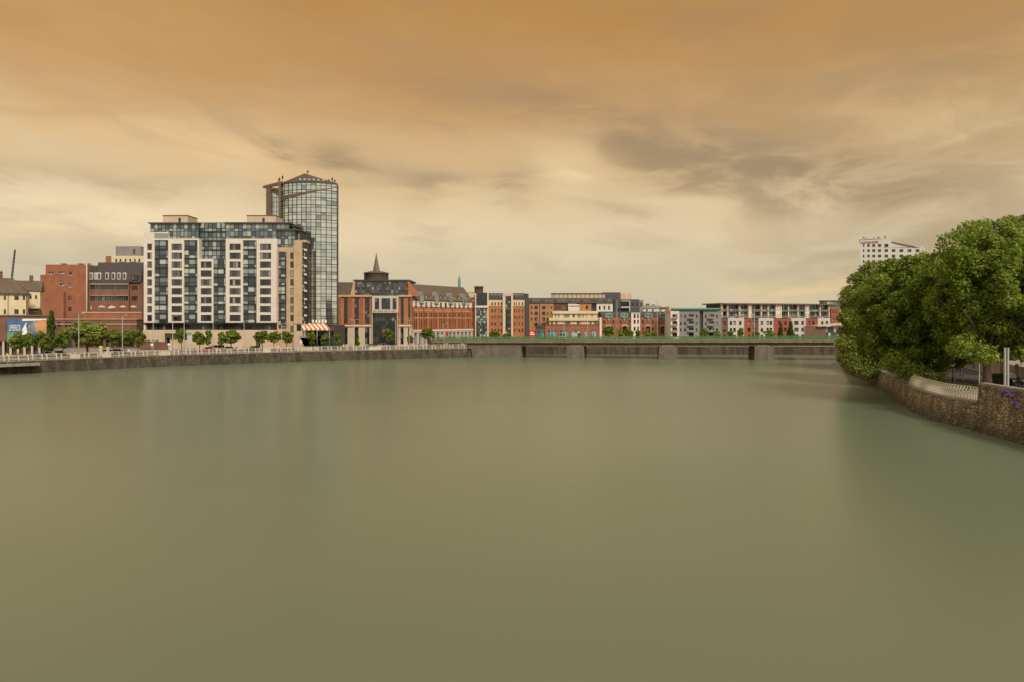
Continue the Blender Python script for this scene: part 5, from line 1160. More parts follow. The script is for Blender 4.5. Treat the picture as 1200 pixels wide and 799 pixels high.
# ------------------------------------------------------------------ trees
def leaf_mesh(name, lobes, n, size, mat, seed, centre=None, droop=.25):
    """n folded leaves spread over the outer part of many small lobes"""
    rs = np.random.RandomState(seed); Lb = np.array(lobes, float)
    wgt = Lb[:, 3] ** 2; k = rs.choice(len(Lb), n, p=wgt / wgt.sum())
    d = rs.normal(size=(n, 3)); d /= np.linalg.norm(d, axis=1)[:, None]
    c = np.array(centre if centre is not None else Lb[:, :3].mean(0))
    out = Lb[k, :3] - c; out /= np.maximum(np.linalg.norm(out, axis=1), .01)[:, None]
    d = d + out * .45 + np.array([0, 0, .15]); d /= np.linalg.norm(d, axis=1)[:, None]
    r = Lb[k, 3] * (.35 + .75 * np.sqrt(rs.rand(n)) + .25 * rs.rand(n) ** 6)
    p = Lb[k, :3] + d * r[:, None] * np.array([1, 1, .85])
    nr = d * .7 + np.array([0, 0, .55]) + rs.normal(size=(n, 3)) * .45; nr /= np.linalg.norm(nr, axis=1)[:, None]
    t = np.cross(nr, rs.normal(size=(n, 3))); t /= np.linalg.norm(t, axis=1)[:, None]
    t[:, 2] -= droop; t /= np.linalg.norm(t, axis=1)[:, None]
    b = np.cross(nr, t); s = size * (.6 + .8 * rs.rand(n))[:, None]
    V = np.empty((n, 4, 3)); V[:, 0] = p - t * s * .5; V[:, 2] = p + t * s * .5 - nr * s * .08
    V[:, 1] = p + b * s * .36 + nr * s * .1 - t * s * .02; V[:, 3] = p - b * s * .36 + nr * s * .1 - t * s * .02
    i0 = np.arange(n)[:, None] * 4
    T = np.concatenate([i0 + np.array([[0, 1, 2]]), i0 + np.array([[0, 2, 3]])], 1).reshape(-1)
    me = bpy.data.meshes.new(name); me.vertices.add(n * 4); me.vertices.foreach_set('co', V.reshape(-1).astype(np.float32))
    me.loops.add(n * 6); me.loops.foreach_set('vertex_index', T.astype(np.int32))
    me.polygons.add(n * 2); me.polygons.foreach_set('loop_start', np.arange(0, n * 6, 3, dtype=np.int32))
    me.update(calc_edges=True); me.validate(); me.materials.append(MAT[mat]); return me
def crown_lobes(c, rad, n, lr, seed, flat=1., gaps=.0):
    rn = random.Random(seed); out = []
    for i in range(n):
        z = 1 - 2 * (i + .5) / n; a = i * 2.39996 + rn.uniform(-.3, .3); q = math.sqrt(1 - z * z)
        f = rn.uniform(.70, 1.02) * (1 - .12 * rn.random())
        if rn.random() < gaps: continue
        out.append((c[0] + q * math.cos(a) * rad[0] * f, c[1] + q * math.sin(a) * rad[1] * f, c[2] + z * rad[2] * f, lr * rn.uniform(.65, 1.3)))
    for i in range(n // 5): 
        v = Vector((rn.gauss(0, 1), rn.gauss(0, 1), rn.gauss(0, 1))).normalized() * rn.uniform(.2, .6)
        out.append((c[0] + v.x * rad[0], c[1] + v.y * rad[1], c[2] + v.z * rad[2], lr * 1.2))
    return out
def trunk_mesh(name, h, r, top, seed, limbs=6, spread=2.):
    rn = random.Random(seed); mb = MB(); lean = rn.uniform(-.15, .15)
    mb.tube([(0, 0, -.3), (0, 0, .05), (lean * .2, 0, h * .3), (lean * .6, .05, h * .7), (lean, 0, h), (lean * 1.5, .1, top)], [r * 1.45, r * 1.2, r * .95, r * .85, r * .8, r * .25], 10)
    for i in range(limbs):
        a = i * 2.4 + rn.uniform(-.4, .4); z0 = h * rn.uniform(.75, 1.05); L = spread * rn.uniform(.7, 1.1); up = (top - z0) * rn.uniform(.35, .8)
        p = Vector((lean, 0, z0)); pts = [p, p + Vector((math.cos(a) * L * .35, math.sin(a) * L * .35, up * .45)), p + Vector((math.cos(a) * L * .75, math.sin(a) * L * .75, up * .8)), p + Vector((math.cos(a) * L, math.sin(a) * L, up))]
        mb.tube(pts, [r * .5, r * .36, r * .22, r * .08], 7)
    return mb.mesh(name, ['trunk'])

def big_tree(label, x, y, c, rad, nlobe, lr, nleaf, size, seed, h, r, mat='leaf', extra=(), k=1.13):
    S = lambda p: (p[0] * k, p[1] * k, CAMZ + (p[2] - CAMZ) * k); x, y, c = x * k, y * k, S(c); rad = tuple(q * k for q in rad); lr *= k; extra = [(*S(e), e[3] * k) for e in extra]
    t = thing('broadleaf_tree', label, 'tree', (x, y, GR), 0, 'large trees along the right bank')
    cc = (c[0] - x, c[1] - y, c[2] - GR)
    lobes = crown_lobes(cc, rad, nlobe, lr, seed) + [(a - x, b - y, z - GR, q) for a, b, z, q in extra]
    put('crown', leaf_mesh('crown', lobes, nleaf, size, mat, seed, cc), t)
    put('trunk', trunk_mesh('trunk', h, r, cc[2] + rad[2] * .6, seed, 9, rad[0] * .75), t)
    return t

SMALL = {}
def small_tree(label, px, Y, top, width, seed, kind='round', gz=GL, group='young trees along the left quay', name='street_tree'):
    """top: photo row of the crown's top; width: crown width in photo columns"""
    H = wz(top, Y) - gz; Wd = width * Y / FPX
    key = (kind, seed % 5)
    if key not in SMALL:
        rn = random.Random(seed * 7 + 1)
        if kind == 'tall': lobes = [(rn.uniform(-.5, .5) * (1.15 - k / 9), rn.uniform(-.5, .5) * (1.15 - k / 9), .9 + 2.9 * k / 9, .55 - .03 * k) for k in range(10) for _ in range(2)]
        elif kind == 'broad': lobes = crown_lobes((0, 0, 2.45), (1.0, 1.0, 1.25), 34, .42, seed)
        else: lobes = crown_lobes((0, 0, 2.55), (.85, .85, 1.15), 17, .36, seed, gaps=.22)
        n = {'tall': 2600, 'broad': 5200}.get(kind, 2000)
        SMALL[key] = (leaf_mesh('crown', lobes, n, .2 if kind == 'broad' else .25, {'tall': 'leafdark', 'broad': 'leafpale'}.get(kind, 'leaf' if seed % 3 else 'leafyellow'), seed, (0, 0, 2.2)), trunk_mesh('trunk', 1.5, .075, 3.4, seed, 5, .7))
    c, tr = SMALL[key]
    t = thing(name, label, 'tree', (wx(px, Y), Y, gz), seed * 1.3, group)
    for nm, me in (('crown', c), ('trunk', tr)):
        o = put(nm, me, t); o.scale = (Wd / 2.3, Wd / 2.3, H / 4.0)
    return t
def shrub(label, x, y, z, w, d, h, seed, mat='leaf', name='shrub', group=None, n=900, leaf=.14):
    rn = random.Random(seed)
    lobes = [(rn.uniform(-w / 2, w / 2), rn.uniform(-d / 2, d / 2), rn.uniform(.3, .75) * h, h * .36) for _ in range(max(5, int(w * 3)))]
    o = put(name, leaf_mesh('shrub', lobes, n, leaf, mat, seed), None, (x, y, z)); return tag(o, label, 'shrub', group)

def build_trees():
    big_tree('largest leafy tree, nearest the stone parapet, its thick trunk in view', 54.3, 78, (57.9, 80, 15.7), (8.3, 9.0, 8.0), 300, 1.0, 80000, .42, 11, 5.2, .52, 'leaf', [(49.6, 75, 9.6, 1.5), (51, 73.5, 8.9, 1.3), (60, 73, 9.6, 1.6), (63, 74, 10.2, 1.6), (50.6, 78, 21.0, 1.7), (49.4, 79, 18.6, 1.7), (51.5, 77, 19, 1.6), (52.5, 78, 22.4, 1.5), (55.4, 80, 22.9, 1.5), (57.5, 79, 23.2, 1.4), (60.2, 80, 23.4, 1.5)], 1.154)
    big_tree('bright green tree leaning over the railing, second of the right bank row', 57.2, 96, (56.6, 95, 13.2), (8.2, 8.8, 8.7), 280, 1.0, 72000, .42, 23, 4.2, .45, 'leaf', [(50.5, 90, 7.2, 1.6), (52.0, 88, 5.9, 1.5), (53.5, 87, 5.0, 1.3), (51.2, 89, 6.1, 1.4)])
    big_tree('olive tinted tree at the row end whose boughs droop to the river', 66.8, 121, (66.2, 119, 13.0), (8.4, 8.5, 9.4), 270, 1.0, 66000, .44, 37, 3.6, .42, 'leafyellow', [(60.5, 117, 5.0, 1.8), (62, 113, 4.2, 1.6), (64, 112, 4.2, 1.5), (59.6, 119, 7.2, 1.8), (57.6, 117, 6.2, 1.7), (58.4, 116.5, 4.6, 1.5), (60, 115, 3.7, 1.3), (57.4, 117, 8.5, 1.8), (60.4, 119, 19.2, 1.7), (62.8, 119, 21.2, 1.6), (59.0, 119, 16.6, 1.7), (58.2, 118, 13, 1.7)])
    big_tree('farther tree half hidden behind the drooping tree beside the bridge end', 82, 150, (81.5, 150, 12.5), (7.5, 7.5, 8.2), 80, 1.6, 15000, .6, 41, 3.6, .4, 'leaf')
    big_tree('dark tree across the road behind the largest tree at right', 79, 96, (79, 97, 14.0), (8.5, 8.5, 8.6), 80, 1.8, 17000, .6, 53, 4.0, .4, 'leafdark')
    q = lambda px, d: bank_y(px) + d
    L = [('slim young tree in front of the blue part of the mural', 19.8, 8, 388, 18, 1, 'round'), ('small bushy tree in front of the mural centre', 34, 8, 388.6, 14, 2, 'round'),
         ('yellowish young tree before the orange end of the mural', 50, 8, 387, 18, 3, 'round'), ('tall dark narrow tree at the mural right edge', 60, 13, 365, 17, 4, 'tall'),
         ('short tree top peeping over the brown pavilion roof', 47, 26, 363.5, 10, 9, 'tall'), ('young tree between the tall narrow tree and the broad pale one', 73.5, 8, 385, 19, 5, 'round'),
         ('broad pale green tree, widest on the left quay', 102.5, 9, 373.2, 40, 7, 'broad'), ('young tree just right of the broad pale tree', 133.5, 8, 384.6, 19, 6, 'round'),
         ('middle of three close young trees before the brick office', 147, 8.5, 386, 17, 1, 'round'), ('dense young tree at the white block left corner', 161.5, 8, 384.6, 19, 8, 'round'),
         ('young tree over the dark entrance sign of the white block', 213, 12, 383, 15, 2, 'round'), ('round tree beside the white banner sign', 233.5, 8, 387.5, 16, 3, 'round'),
         ('narrow tree touching the round tree right of the banner', 245, 8.3, 386, 10, 14, 'round'), ('small slender tree left of the fullest podium tree', 259.5, 8, 388.2, 11, 11, 'round'),
         ('fullest tree before the podium above parked cars', 271.5, 8, 385.4, 21, 6, 'round'), ('broad low tree at the podium right half', 308, 8, 386.2, 20, 7, 'round'),
         ('rounded tree between two podium trees', 321.5, 8.4, 387, 13, 12, 'round'), ('tree hiding the foot of the tan stone corner', 335.5, 8, 387, 17, 13, 'round'),
         ('tree in front of the striped canopy left half', 364.5, 6, 388.6, 14, 5, 'round'), ('small tree below the striped canopy right half', 380.5, 6, 391, 12, 1, 'round'),
         ('dark small tree at the glass tower foot', 396.5, 7, 391, 11, 9, 'round'), ('thin wispy tree before the brick headquarters left window', 418.5, 9, 388, 8, 4, 'tall'),
         ('round bright tree right of the headquarters entrance', 455.8, 7, 384.6, 14, 3, 'round'), ('little tree at the headquarters right corner', 481, 9, 392.5, 8, 8, 'round'),
         ('bushy tree before the white colonnade of the brick wing', 502, 7, 383.4, 18, 2, 'round')]
    for lab, px, d, top, w, sd, kind in L: small_tree(lab, px, q(px, d), top, w, sd, kind)
    B = [('tree below the left brick bay of the drum apartments', 580, 262, 386.8, 13, 3, 'round'), ('low tree below the cream arched bay', 594.5, 262, 390, 13, 7, 'round'),
         ('round tree at the cream column end of the stepped terrace', 714, 262, 381, 15, 2, 'round'), ('small pale tree below the left brick terrace', 726, 262, 386, 10, 6, 'round'),
         ('yellow green tree before the narrow cream bay', 737.5, 262, 384.6, 11, 3, 'round'), ('thin tree at the right foot of the cream bay', 748, 262, 386.5, 9, 9, 'round'),
         ('bush like tree below the first dormer of the right terrace', 757, 262, 387, 11, 6, 'round'), ('small tree between the two arches of the right terrace', 767, 263, 387.6, 10, 12, 'round'),
         ('tree before the dark strip of the grey apartments', 825.5, 263, 384, 11, 3, 'round'), ('low tree at the grey apartments right end', 840, 263, 387, 10, 6, 'round'),
         ('tree before the first white block of the long row', 856.5, 264, 387.2, 10, 9, 'round'), ('taller tree between first white block and red block', 868, 264, 383.5, 9, 12, 'round'),
         ('small tree before the brown strip of the long row', 886, 264, 386.5, 9, 3, 'round'), ('wide pale tree below the second white block', 901, 264, 386.8, 15, 6, 'round'),
         ('dark tree before the middle red block', 915, 262, 379.5, 11, 4, 'tall'), ('large tree beside the third white block', 926.5, 262, 377.2, 13, 9, 'tall')]
    for lab, px, Y, top, w, sd, kind in B: small_tree(lab, px, Y, top, w, sd, kind, group='small trees behind the bridge')
    small_tree('dark spreading skyline tree left of the pale villas', 759.5, 345, 353.8, 9, 4, 'round', group='trees on the far skyline'); small_tree('second dark skyline tree touching the pale villa roof', 766, 345, 354.8, 8, 9, 'round', group='trees on the far skyline')
    shrub('trimmed hedge along the dark wall beside the white block', wx(178, 214), 214.4, GL + 2.2, 4.6, .8, .9, 3, 'leaf', 'hedge')
    shrub('dark green shrub beside the black car at far right', wx(1169.5, 95), 95, GR, 1.1, 1.0, 1.7, 5, 'leafdark', n=1600, leaf=.16)
    shrub('low shrub behind the railing left of the big trunk', wx(1137, 89), 89, GR, 2.4, .8, .9, 6, 'leafdark', n=1500, leaf=.16)

# ------------------------------------------------------------------ vehicles
def car(label, paint, x, y, z, rz, group, estate=False, van=False):
    t = thing('parked_car' if not van else 'parked_van', label, 'car' if not van else 'van', (x, y, z), rz, group)
    L, Wd, H = (4.3, .87, 1.46) if not van else (4.9, .95, 2.0)
    belt = .92 if not van else 1.15
    # body: stations (x, half width, bottom, top)
    st = [(-L / 2, .62, .42, .66), (-L / 2 + .12, .78, .27, .82), (-L / 2 + .7, Wd, .22, belt - .06), (-.5, Wd, .2, belt), (1.0, Wd, .2, belt + .03), (L / 2 - .35, Wd - .03, .24, belt + .04), (L / 2 - .06, Wd - .1, .3, belt), (L / 2, .70, .42, .72)]
    mb = MB(); ring = []
    for a, w, b, tp in st: ring.append([(a, -w * .9, b), (a, -w, (b + tp) / 2), (a, -w * .95, tp), (a, w * .95, tp), (a, w, (b + tp) / 2), (a, w * .9, b)])
    vs = [p for r_ in ring for p in r_]; fs = [(i * 6 + k, i * 6 + (k + 1) % 6, (i + 1) * 6 + (k + 1) % 6, (i + 1) * 6 + k) for i in range(len(st) - 1) for k in range(6)] + [(5, 4, 3, 2, 1, 0), tuple((len(st) - 1) * 6 + k for k in range(6))]
    mb.add(vs, fs, 0, False)
    # roof and pillars
    f0, f1, r1, r0 = (-.95, -.25, 1.3, 1.75 if not estate else 1.95) if not van else (-1.6, -1.1, 2.2, 2.35)
    wt, wb = Wd * .72, Wd * .93
    mb.hexa([(f1, -wt, H - .07), (r1, -wt, H - .07), (r1, wt, H - .07), (f1, wt, H - .07)], [(f1 + .08, -wt * .93, H), (r1 - .05, -wt * .93, H), (r1 - .05, wt * .93, H), (f1 + .08, wt * .93, H)])
    zb = belt + .01
    for s in (-1, 1):
        for a, c in ((f0, f1), ((f1 + r1) / 2 - .05, (f1 + r1) / 2 - .05), (r0, r1)): mb.tube([(a, s * wb, zb - .03), (c, s * wt, H - .06)], .045, 5)
    mb.build('body', [paint], t)
    g = lambda pts, nm: (lambda m_: m_.build(nm, ['glassdark'], t))((lambda m_: (m_.face(pts), m_)[1])(MB()))
    g([(f0, -wb, zb), (f0, wb, zb), (f1, wt, H - .06), (f1, -wt, H - .06)], 'windscreen'); g([(r0, wb, zb), (r0, -wb, zb), (r1, -wt, H - .06), (r1, wt, H - .06)], 'rear_window')
    for s in (-1, 1): g([(f0, s * wb, zb), (r0, s * wb, zb), (r1, s * wt, H - .06), (f1, s * wt, H - .06)][::s], 'side_window')
    for a in (-L / 2 + .82, L / 2 - .8):
        for s in (-1, 1):
            w = MB(); w.lathe([(0, -.1), (.27, -.1), (.31, -.06), (.31, .06), (.27, .1), (0, .1)], 0, 0, 18); k = w.build('wheel', ['rubber'], t, (a, s * (Wd - .09), .31), (R(90), 0, 0))
            m_ = MB(); m_.lathe([(0, -.112 * s), (.17, -.112 * s), (.19, -.1 * s)][::-1], 0, 0, 12); m_.build('rim', ['steel'], k)
    for s in (-1, 1):
        m_ = MB(); m_.hexa([(-L / 2 - .015, s * .66 - .15, .56), (-L / 2 + .2, s * .66 - .15, .56), (-L / 2 + .2, s * .66 + .15, .56), (-L / 2 - .015, s * .66 + .12, .56)], [(-L / 2 + .02, s * .66 - .15, .70), (-L / 2 + .2, s * .66 - .15, .74), (-L / 2 + .2, s * .66 + .15, .74), (-L / 2 + .02, s * .66 + .12, .70)]); m_.build('headlight', ['headlamp'], t)
        m_ = MB(); m_.box(L / 2 - .14, L / 2 + .02, s * .66 - .13, s * .66 + .13, .66, .90); m_.build('tail_light', ['tail'], t)
    m_ = MB(); m_.box(L / 2 - .06, L / 2 + .022, -.26, .26, .50, .61); m_.build('number_plate', ['letterwhite'], t)
    return t

# ------------------------------------------------------------------ people
def person_mesh(walk, cloth, hands=True):
    """one continuous skinned figure, 1.75 m, facing -y; cloth: dict of the material of torso, legs, feet"""
    V, E, rad, lab = [], [], [], []
    def j(p, r, l, par=None):
        V.append(p); rad.append(r if isinstance(r, tuple) else (r, r)); lab.append(l)
        if par is not None: E.append((par, len(V) - 1))
        return len(V) - 1
    pel = j((0, 0, .95), (.15, .11), 'legs'); sp = j((0, .01, 1.13), (.14, .1), 'torso', pel); ch = j((0, .01, 1.34), (.165, .115), 'torso', sp)
    nk = j((0, .005, 1.475), .06, 'torso', ch); n2 = j((0, -.005, 1.53), .052, 'skin', nk); hd = j((0, -.015, 1.61), (.072, .085), 'skin', n2); h2 = j((0, -.008, 1.69), (.074, .09), 'skin', hd); j((0, 0, 1.745), .045, 'skin', h2)
    j((0, -.118, 1.605), .014, 'skin', hd)                                       # nose
    for s in (-1, 1):
        sw = .16 * s * walk
        sh = j((.175 * s, .01, 1.415), .062, 'torso', ch); e = j((.235 * s, .03 - sw * .5, 1.135), .047, 'torso', sh); w = j((.245 * s, -.03 - sw * 1.2, .895), .032, 'torso', e); p = j((.245 * s, -.045 - sw * 1.3, .825), (.036, .022), 'skin', w)
        if hands:
            for k, (dx, ln) in enumerate(((-.027, .062), (-.009, .072), (.009, .068), (.026, .054))):
                a = j((.245 * s, -.047 + dx - sw * 1.3, .775), .0095, 'skin', p); j((.243 * s - .012 * s, -.05 + dx * 1.05 - sw * 1.3, .775 - ln), .008, 'skin', a)
            a = j((.232 * s, -.085 - sw * 1.3, .82), .011, 'skin', p); j((.225 * s, -.10 - sw * 1.3, .78), .009, 'skin', a)
        hp = j((.095 * s, 0, .88), .095, 'legs', pel); kn = j((.105 * s, -.025 + sw * .8, .49), .062, 'legs', hp); an = j((.11 * s, .02 + sw * 1.6 + (.05 * walk if sw > 0 else 0), .10), .046, 'legs', kn); hl = j((.11 * s, .02 + sw * 1.6, .045), .042, 'feet', an); j((.13 * s, -.15 + sw * 1.6, .035), .036, 'feet', hl)
    me = bpy.data.meshes.new('figure'); me.from_pydata(V, E, []); o = bpy.data.objects.new('figure', me); COL.objects.link(o)
    md = o.modifiers.new('Skin', 'SKIN'); md.use_smooth_shade = True
    for i, sv in enumerate(me.skin_vertices[0].data): sv.radius = rad[i]; sv.use_root = i == 0
    o.modifiers.new('Sub', 'SUBSURF').levels = 1; o.modifiers['Sub'].render_levels = 1
    ev = o.evaluated_get(bpy.context.evaluated_depsgraph_get()); out = bpy.data.meshes.new_from_object(ev)
    bpy.data.objects.remove(o)
    order = ['torso', 'legs', 'feet', 'skin']; out.materials.clear()
    for k in order: out.materials.append(MAT[cloth.get(k, 'skin')])
    P = [Vector(v) for v in V]
    for f in out.polygons:
        c = f.center; best, bl = 9, 'torso'
        for a, b in E:
            ab = P[b] - P[a]; tt = max(0, min(1, (c - P[a]).dot(ab) / max(ab.length_squared, 1e-9))); q = (c - P[a] - ab * tt).length - .5 * (rad[a][0] + rad[b][0]) * .5
            if q < best: best, bl = q, lab[b] if not (lab[b] == 'skin' and tt < .25 and lab[a] == 'torso') else lab[a]
        f.material_index = order.index(bl)
    return out
PM = {}
def person(label, x, y, z, rz, torso, legs='jeans', walk=1., group=None, extra=None, scale=1.):
    key = (torso, legs, walk)
    if key not in PM: PM[key] = person_mesh(walk, {'torso': torso, 'legs': legs, 'feet': 'black'})
    o = put('person', PM[key], None, (x, y, z), (0, 0, rz)); o.scale = (scale,) * 3; tag(o, label, 'person', group)
    h = MB(); h.lathe([(.0, 1.775), (.05, 1.765), (.085, 1.72), (.093, 1.67), (.085, 1.645)], 0, .012, 14); h.build('hair', ['hair'], o)
    for s in (-1, 1):
        e = MB(); e.lathe([(0, -.006), (.010, 0), (0, .006)], 0, 0, 8); e.build('eye', ['black'], o, (.03 * s, -.088, 1.635), (R(90), 0, 0))
    if extra == 'suit':
        e = MB(); e.add([(-.055, -.118, 1.44), (.055, -.118, 1.44), (0, -.128, 1.18)], [(0, 1, 2)]); e.add([(-.055, -.10, 1.44), (.055, -.10, 1.44), (0, -.11, 1.18)], [(2, 1, 0)]); e.build('shirt_front', ['shirt'], o)
        e = MB(); e.hexa([(-.012, -.134, 1.2), (.012, -.134, 1.2), (.012, -.124, 1.2), (-.012, -.124, 1.2)], [(-.016, -.126, 1.42), (.016, -.126, 1.42), (.016, -.116, 1.42), (-.016, -.116, 1.42)]); e.build('tie', ['suit'], o)
    return o

# ------------------------------------------------------------------ street furniture
def lamp(label, x, y, z, h, arms=1, name='street_lamp', group='lamps along the left quay', mat='lampgrey', rz=0., cat='street lamp', r=.09):
    t = thing(name, label, cat, (x, y, z), rz, group)
    p = MB(); p.tube([(0, 0, 0), (0, 0, h * .25), (0, 0, h)], [r * 1.25, r, r * .6], 8); p.lathe([(r * 2.2, 0), (r * 2.2, .08), (r * 1.3, .5), (0, .5)], 0, 0, 10); p.build('pole', [mat], t)
    for k in range(arms):
        s = 1 if k == 0 else -1
        if arms == 0: break
        a = MB(); a.tube([(0, 0, h - .2), (s * .35, 0, h + .06), (s * .9, 0, h + .14)], .04, 6); o = a.build('arm', [mat], t)
        b = MB(); b.hexa([(s * .8 - .1 * (s < 0), -.14, h + .04), (s * .8 + .55 * s if s > 0 else -.8 + .1, -.14, h + .06), (s * .8 + .55 * s if s > 0 else -.7, .14, h + .06), (.8 if s > 0 else -.9, .14, h + .04)] if s > 0 else [(-1.35, -.14, h + .06), (-.8, -.14, h + .04), (-.8, .14, h + .04), (-1.35, .14, h + .06)],
                         [(.8, -.11, h + .2), (1.3, -.11, h + .18), (1.3, .11, h + .18), (.8, .11, h + .2)] if s > 0 else [(-1.3, -.11, h + .18), (-.8, -.11, h + .2), (-.8, .11, h + .2), (-1.3, .11, h + .18)])
        b.build('lantern', [mat], o)
    return t
def build_furniture():
    q = lambda px, d: bank_y(px) + d
    for lab, px, top, arms, d in (('tall lamp post in front of the broad pale tree', 92.3, 368, 1, 3.5), ('lamp post before the low brick range and three trees', 143.5, 370, 1, 3.5), ('slim lamp post at the left end of the dark wall', 179.6, 379, 1, 3.5),
                                  ('lamp post left of the white block entrance sign', 202.4, 371, 1, 4), ('lamp post right of the white block entrance sign', 215.8, 377, 1, 4), ('lamp post between the banner trees and fullest podium tree', 249.7, 376, 1, 4),
                                  ('lamp post at the middle of the podium', 286, 377, 1, 4), ('lamp post at the podium right end', 330, 380, 1, 4), ('twin armed lamp left of the headquarters entrance', 415.4, 375.4, 2, 5), ('twin armed lamp right of the headquarters entrance', 463.6, 375.4, 2, 5),
                                  ('twin armed lamp at the headquarters right corner', 479.6, 376, 2, 5), ('single lamp before the white colonnade', 520, 380, 1, 5)):
        Y = q(px, d); lamp(lab, wx(px, Y), Y, GL, wz(top, Y) - GL, arms, r=.11)
    ang = math.atan2(209.5 - 232, 123)
    for lab, px, top, off in (('bridge lamp above the pier nearest the left bank', 661, 366, 10.6), ('bridge lamp right of the leftmost pier', 688.5, 365, 10.6), ('tall bridge lamp left of the narrow cream bay', 723, 352.5, 10.6), ('bridge lamp above the middle pier with dark base', 770.2, 353, 1.1), ('bridge lamp above the right pier', 884, 361.5, 1.1), ('bridge lamp before the slatted pavilion', 942.8, 372, 10.6)):
        k = (px - 600) / FPX; ox, oy = -15 - math.sin(ang) * off, 232 + math.cos(ang) * off
        s = (k * oy - ox) / (math.cos(ang) - k * math.sin(ang)); Y = oy + s * math.sin(ang); X = ox + s * math.cos(ang)
        lamp(lab, X, Y, 5.2 + .9 * s / 125, wz(top, Y) - 5.2 - .9 * s / 125, 1, group='lamps on the bridge', r=.11, rz=R(90))
    # right bank
    lamp('short grey lamp with two arms left of the big trunk', wx(1147.6, 87), 87, GR, wz(415.5, 87) - GR, 2, group=None, r=.07)
    for lab, px, Y in (('left one of two bare grey steel posts behind the parapet', 1177.6, 80), ('right one of two bare grey steel posts behind the parapet', 1181.2, 79.4)):
        t = thing('steel_post', lab, 'post', (wx(px, Y), Y, GR), 0, 'bare posts behind the stone parapet'); p = MB(); p.box(-.085, .085, -.085, .085, 0, wz(407.4, Y) - GR); p.build('shaft', ['steel'], t); p = MB(); p.box(-.1, .1, -.1, .1, wz(407.4, Y) - GR + .003, wz(407.4, Y) - GR + .05); p.build('cap', ['lampgrey'], t)
    t = thing('camera_post', 'dark post with a small white camera box by the cream fence', 'post', (wx(1116.2, 100), 100, GR)); p = MB(); p.tube([(0, 0, 0), (0, 0, 2.5)], .06, 7); p.build('pole', ['darkframe'], t); p = MB(); p.box(-.2, .2, -.15, .15, 2.4, 2.72); p.build('camera_box', ['white'], t)
    t = thing('rail_fence', 'cream three rail fence beside the road under the big trees', 'fence', (wx(1098, 104), 104, GR), R(-4)); Lf = wx(1128, 104) - wx(1098, 104)
    for i in range(4): p = MB(); x = Lf * i / 3; p.box(x - .07, x + .07, -.07, .07, 0, 1.25); p.build('post', ['railcream'], t)
    for z in (.35, .72, 1.12): p = MB(); p.box(.073, Lf - .073, -.045, .045, z - .06, z + .06); p.build('rail', ['railcream'], t)
    # boundary wall across the riverside road, with piers
    pts = [(x + 18.5, y) for x, y in RB if 40 < y < 190]; t = thing('boundary_wall', 'pale stone boundary wall on the far side of the riverside road', 'wall', (pts[0][0], pts[0][1], GR))
    p = MB(); pp = smooth_line(pts, 3); nn = normals(pp); bx, by = pts[0]
    for i in range(len(pp) - 1):
        f = lambda k, d: (pp[k][0] + nn[k][0] * d - bx, pp[k][1] + nn[k][1] * d - by); qd = [f(i, .2), f(i, -.2), f(i + 1, -.2), f(i + 1, .2)]; p.hexa([(*c, -.1) for c in qd], [(*c, 2.1) for c in qd])
    p.build('masonry', ['podium'], t)
    for i in range(0, len(pp), 3): c = MB(); x, y = pp[i][0] - bx, pp[i][1] - by; c.box(x - .35, x + .35, y - .35, y + .35, 0, 2.4); c.build('pier', ['concrete'], t)
    # left bank odds and ends
    Y = 214; t = thing('boundary_wall', 'dark brown boundary wall left of the white block entrance', 'wall', (wx(164, Y), Y, GL)); W = wx(196, Y) - wx(164, Y); p = MB(); p.box(0, W, 0, .4, 0, 2.35); p.build('masonry', ['brickbrown'], t); p = MB(); p.box(-.05, W + .05, -.08, .48, 2.353, 2.5); p.build('coping', ['charcoal'], t)
    Y = q(222, 6); t = thing('banner_sign', 'tall white banner sign on two posts in front of the white block', 'sign', (wx(219.6, Y), Y, GL)); W = wx(225.4, Y) - wx(219.6, Y)
    for x in (.1, W - .1): p = MB(); p.tube([(x, 0, 0), (x, 0, wz(389, Y) - GL)], .06, 6); p.build('post', ['steel'], t)
    p = MB(); p.box(0, W, -.12, -.063, wz(402, Y) - GL, wz(389, Y) - GL); p.build('panel', ['white'], t); p = MB(); p.box(.12, W - .12, -.135, -.123, wz(393.5, Y) - GL, wz(390, Y) - GL); p.build('printed_patch', ['greenprint'], t)
    for lab, px, d, rr in (('round white road sign before the dark wall', 178, 7, .45), ('round white road sign by the white block entrance', 198, 7, .42), ('round white road sign right of the striped canopy steps', 352.8, 6, .4)):
        Y = q(px, d); t = thing('road_sign', lab, 'sign', (wx(px, Y), Y, GL), 0, 'round road signs on the left quay'); p = MB(); p.tube([(0, 0, 0), (0, 0, 2.6)], .04, 6); p.build('post', ['steel'], t); p = MB(); p.lathe([(0, -.02), (rr, -.02), (rr, .02), (0, .02)], 0, 0, 18); p.build('disc', ['letterwhite'], t, (0, -.07, 2.4), (R(90), 0, 0))
    for lab, px, h, mt in (('white totem sign with yellow top left of the three young trees', 118.2, 2.6, 'hivis'), ('plain white totem sign right of the yellow topped one', 126.6, 2.3, 'white')):
        Y = q(px, 6); t = thing('totem_sign', lab, 'sign', (wx(px, Y), Y, GL), 0, 'totem signs on the left quay'); p = MB(); p.box(-.35, .35, -.12, .12, 0, h - .6); p.build('base', ['white'], t); p = MB(); p.box(-.38, .38, -.14, .14, h - .597, h); p.build('top_panel', [mt], t)
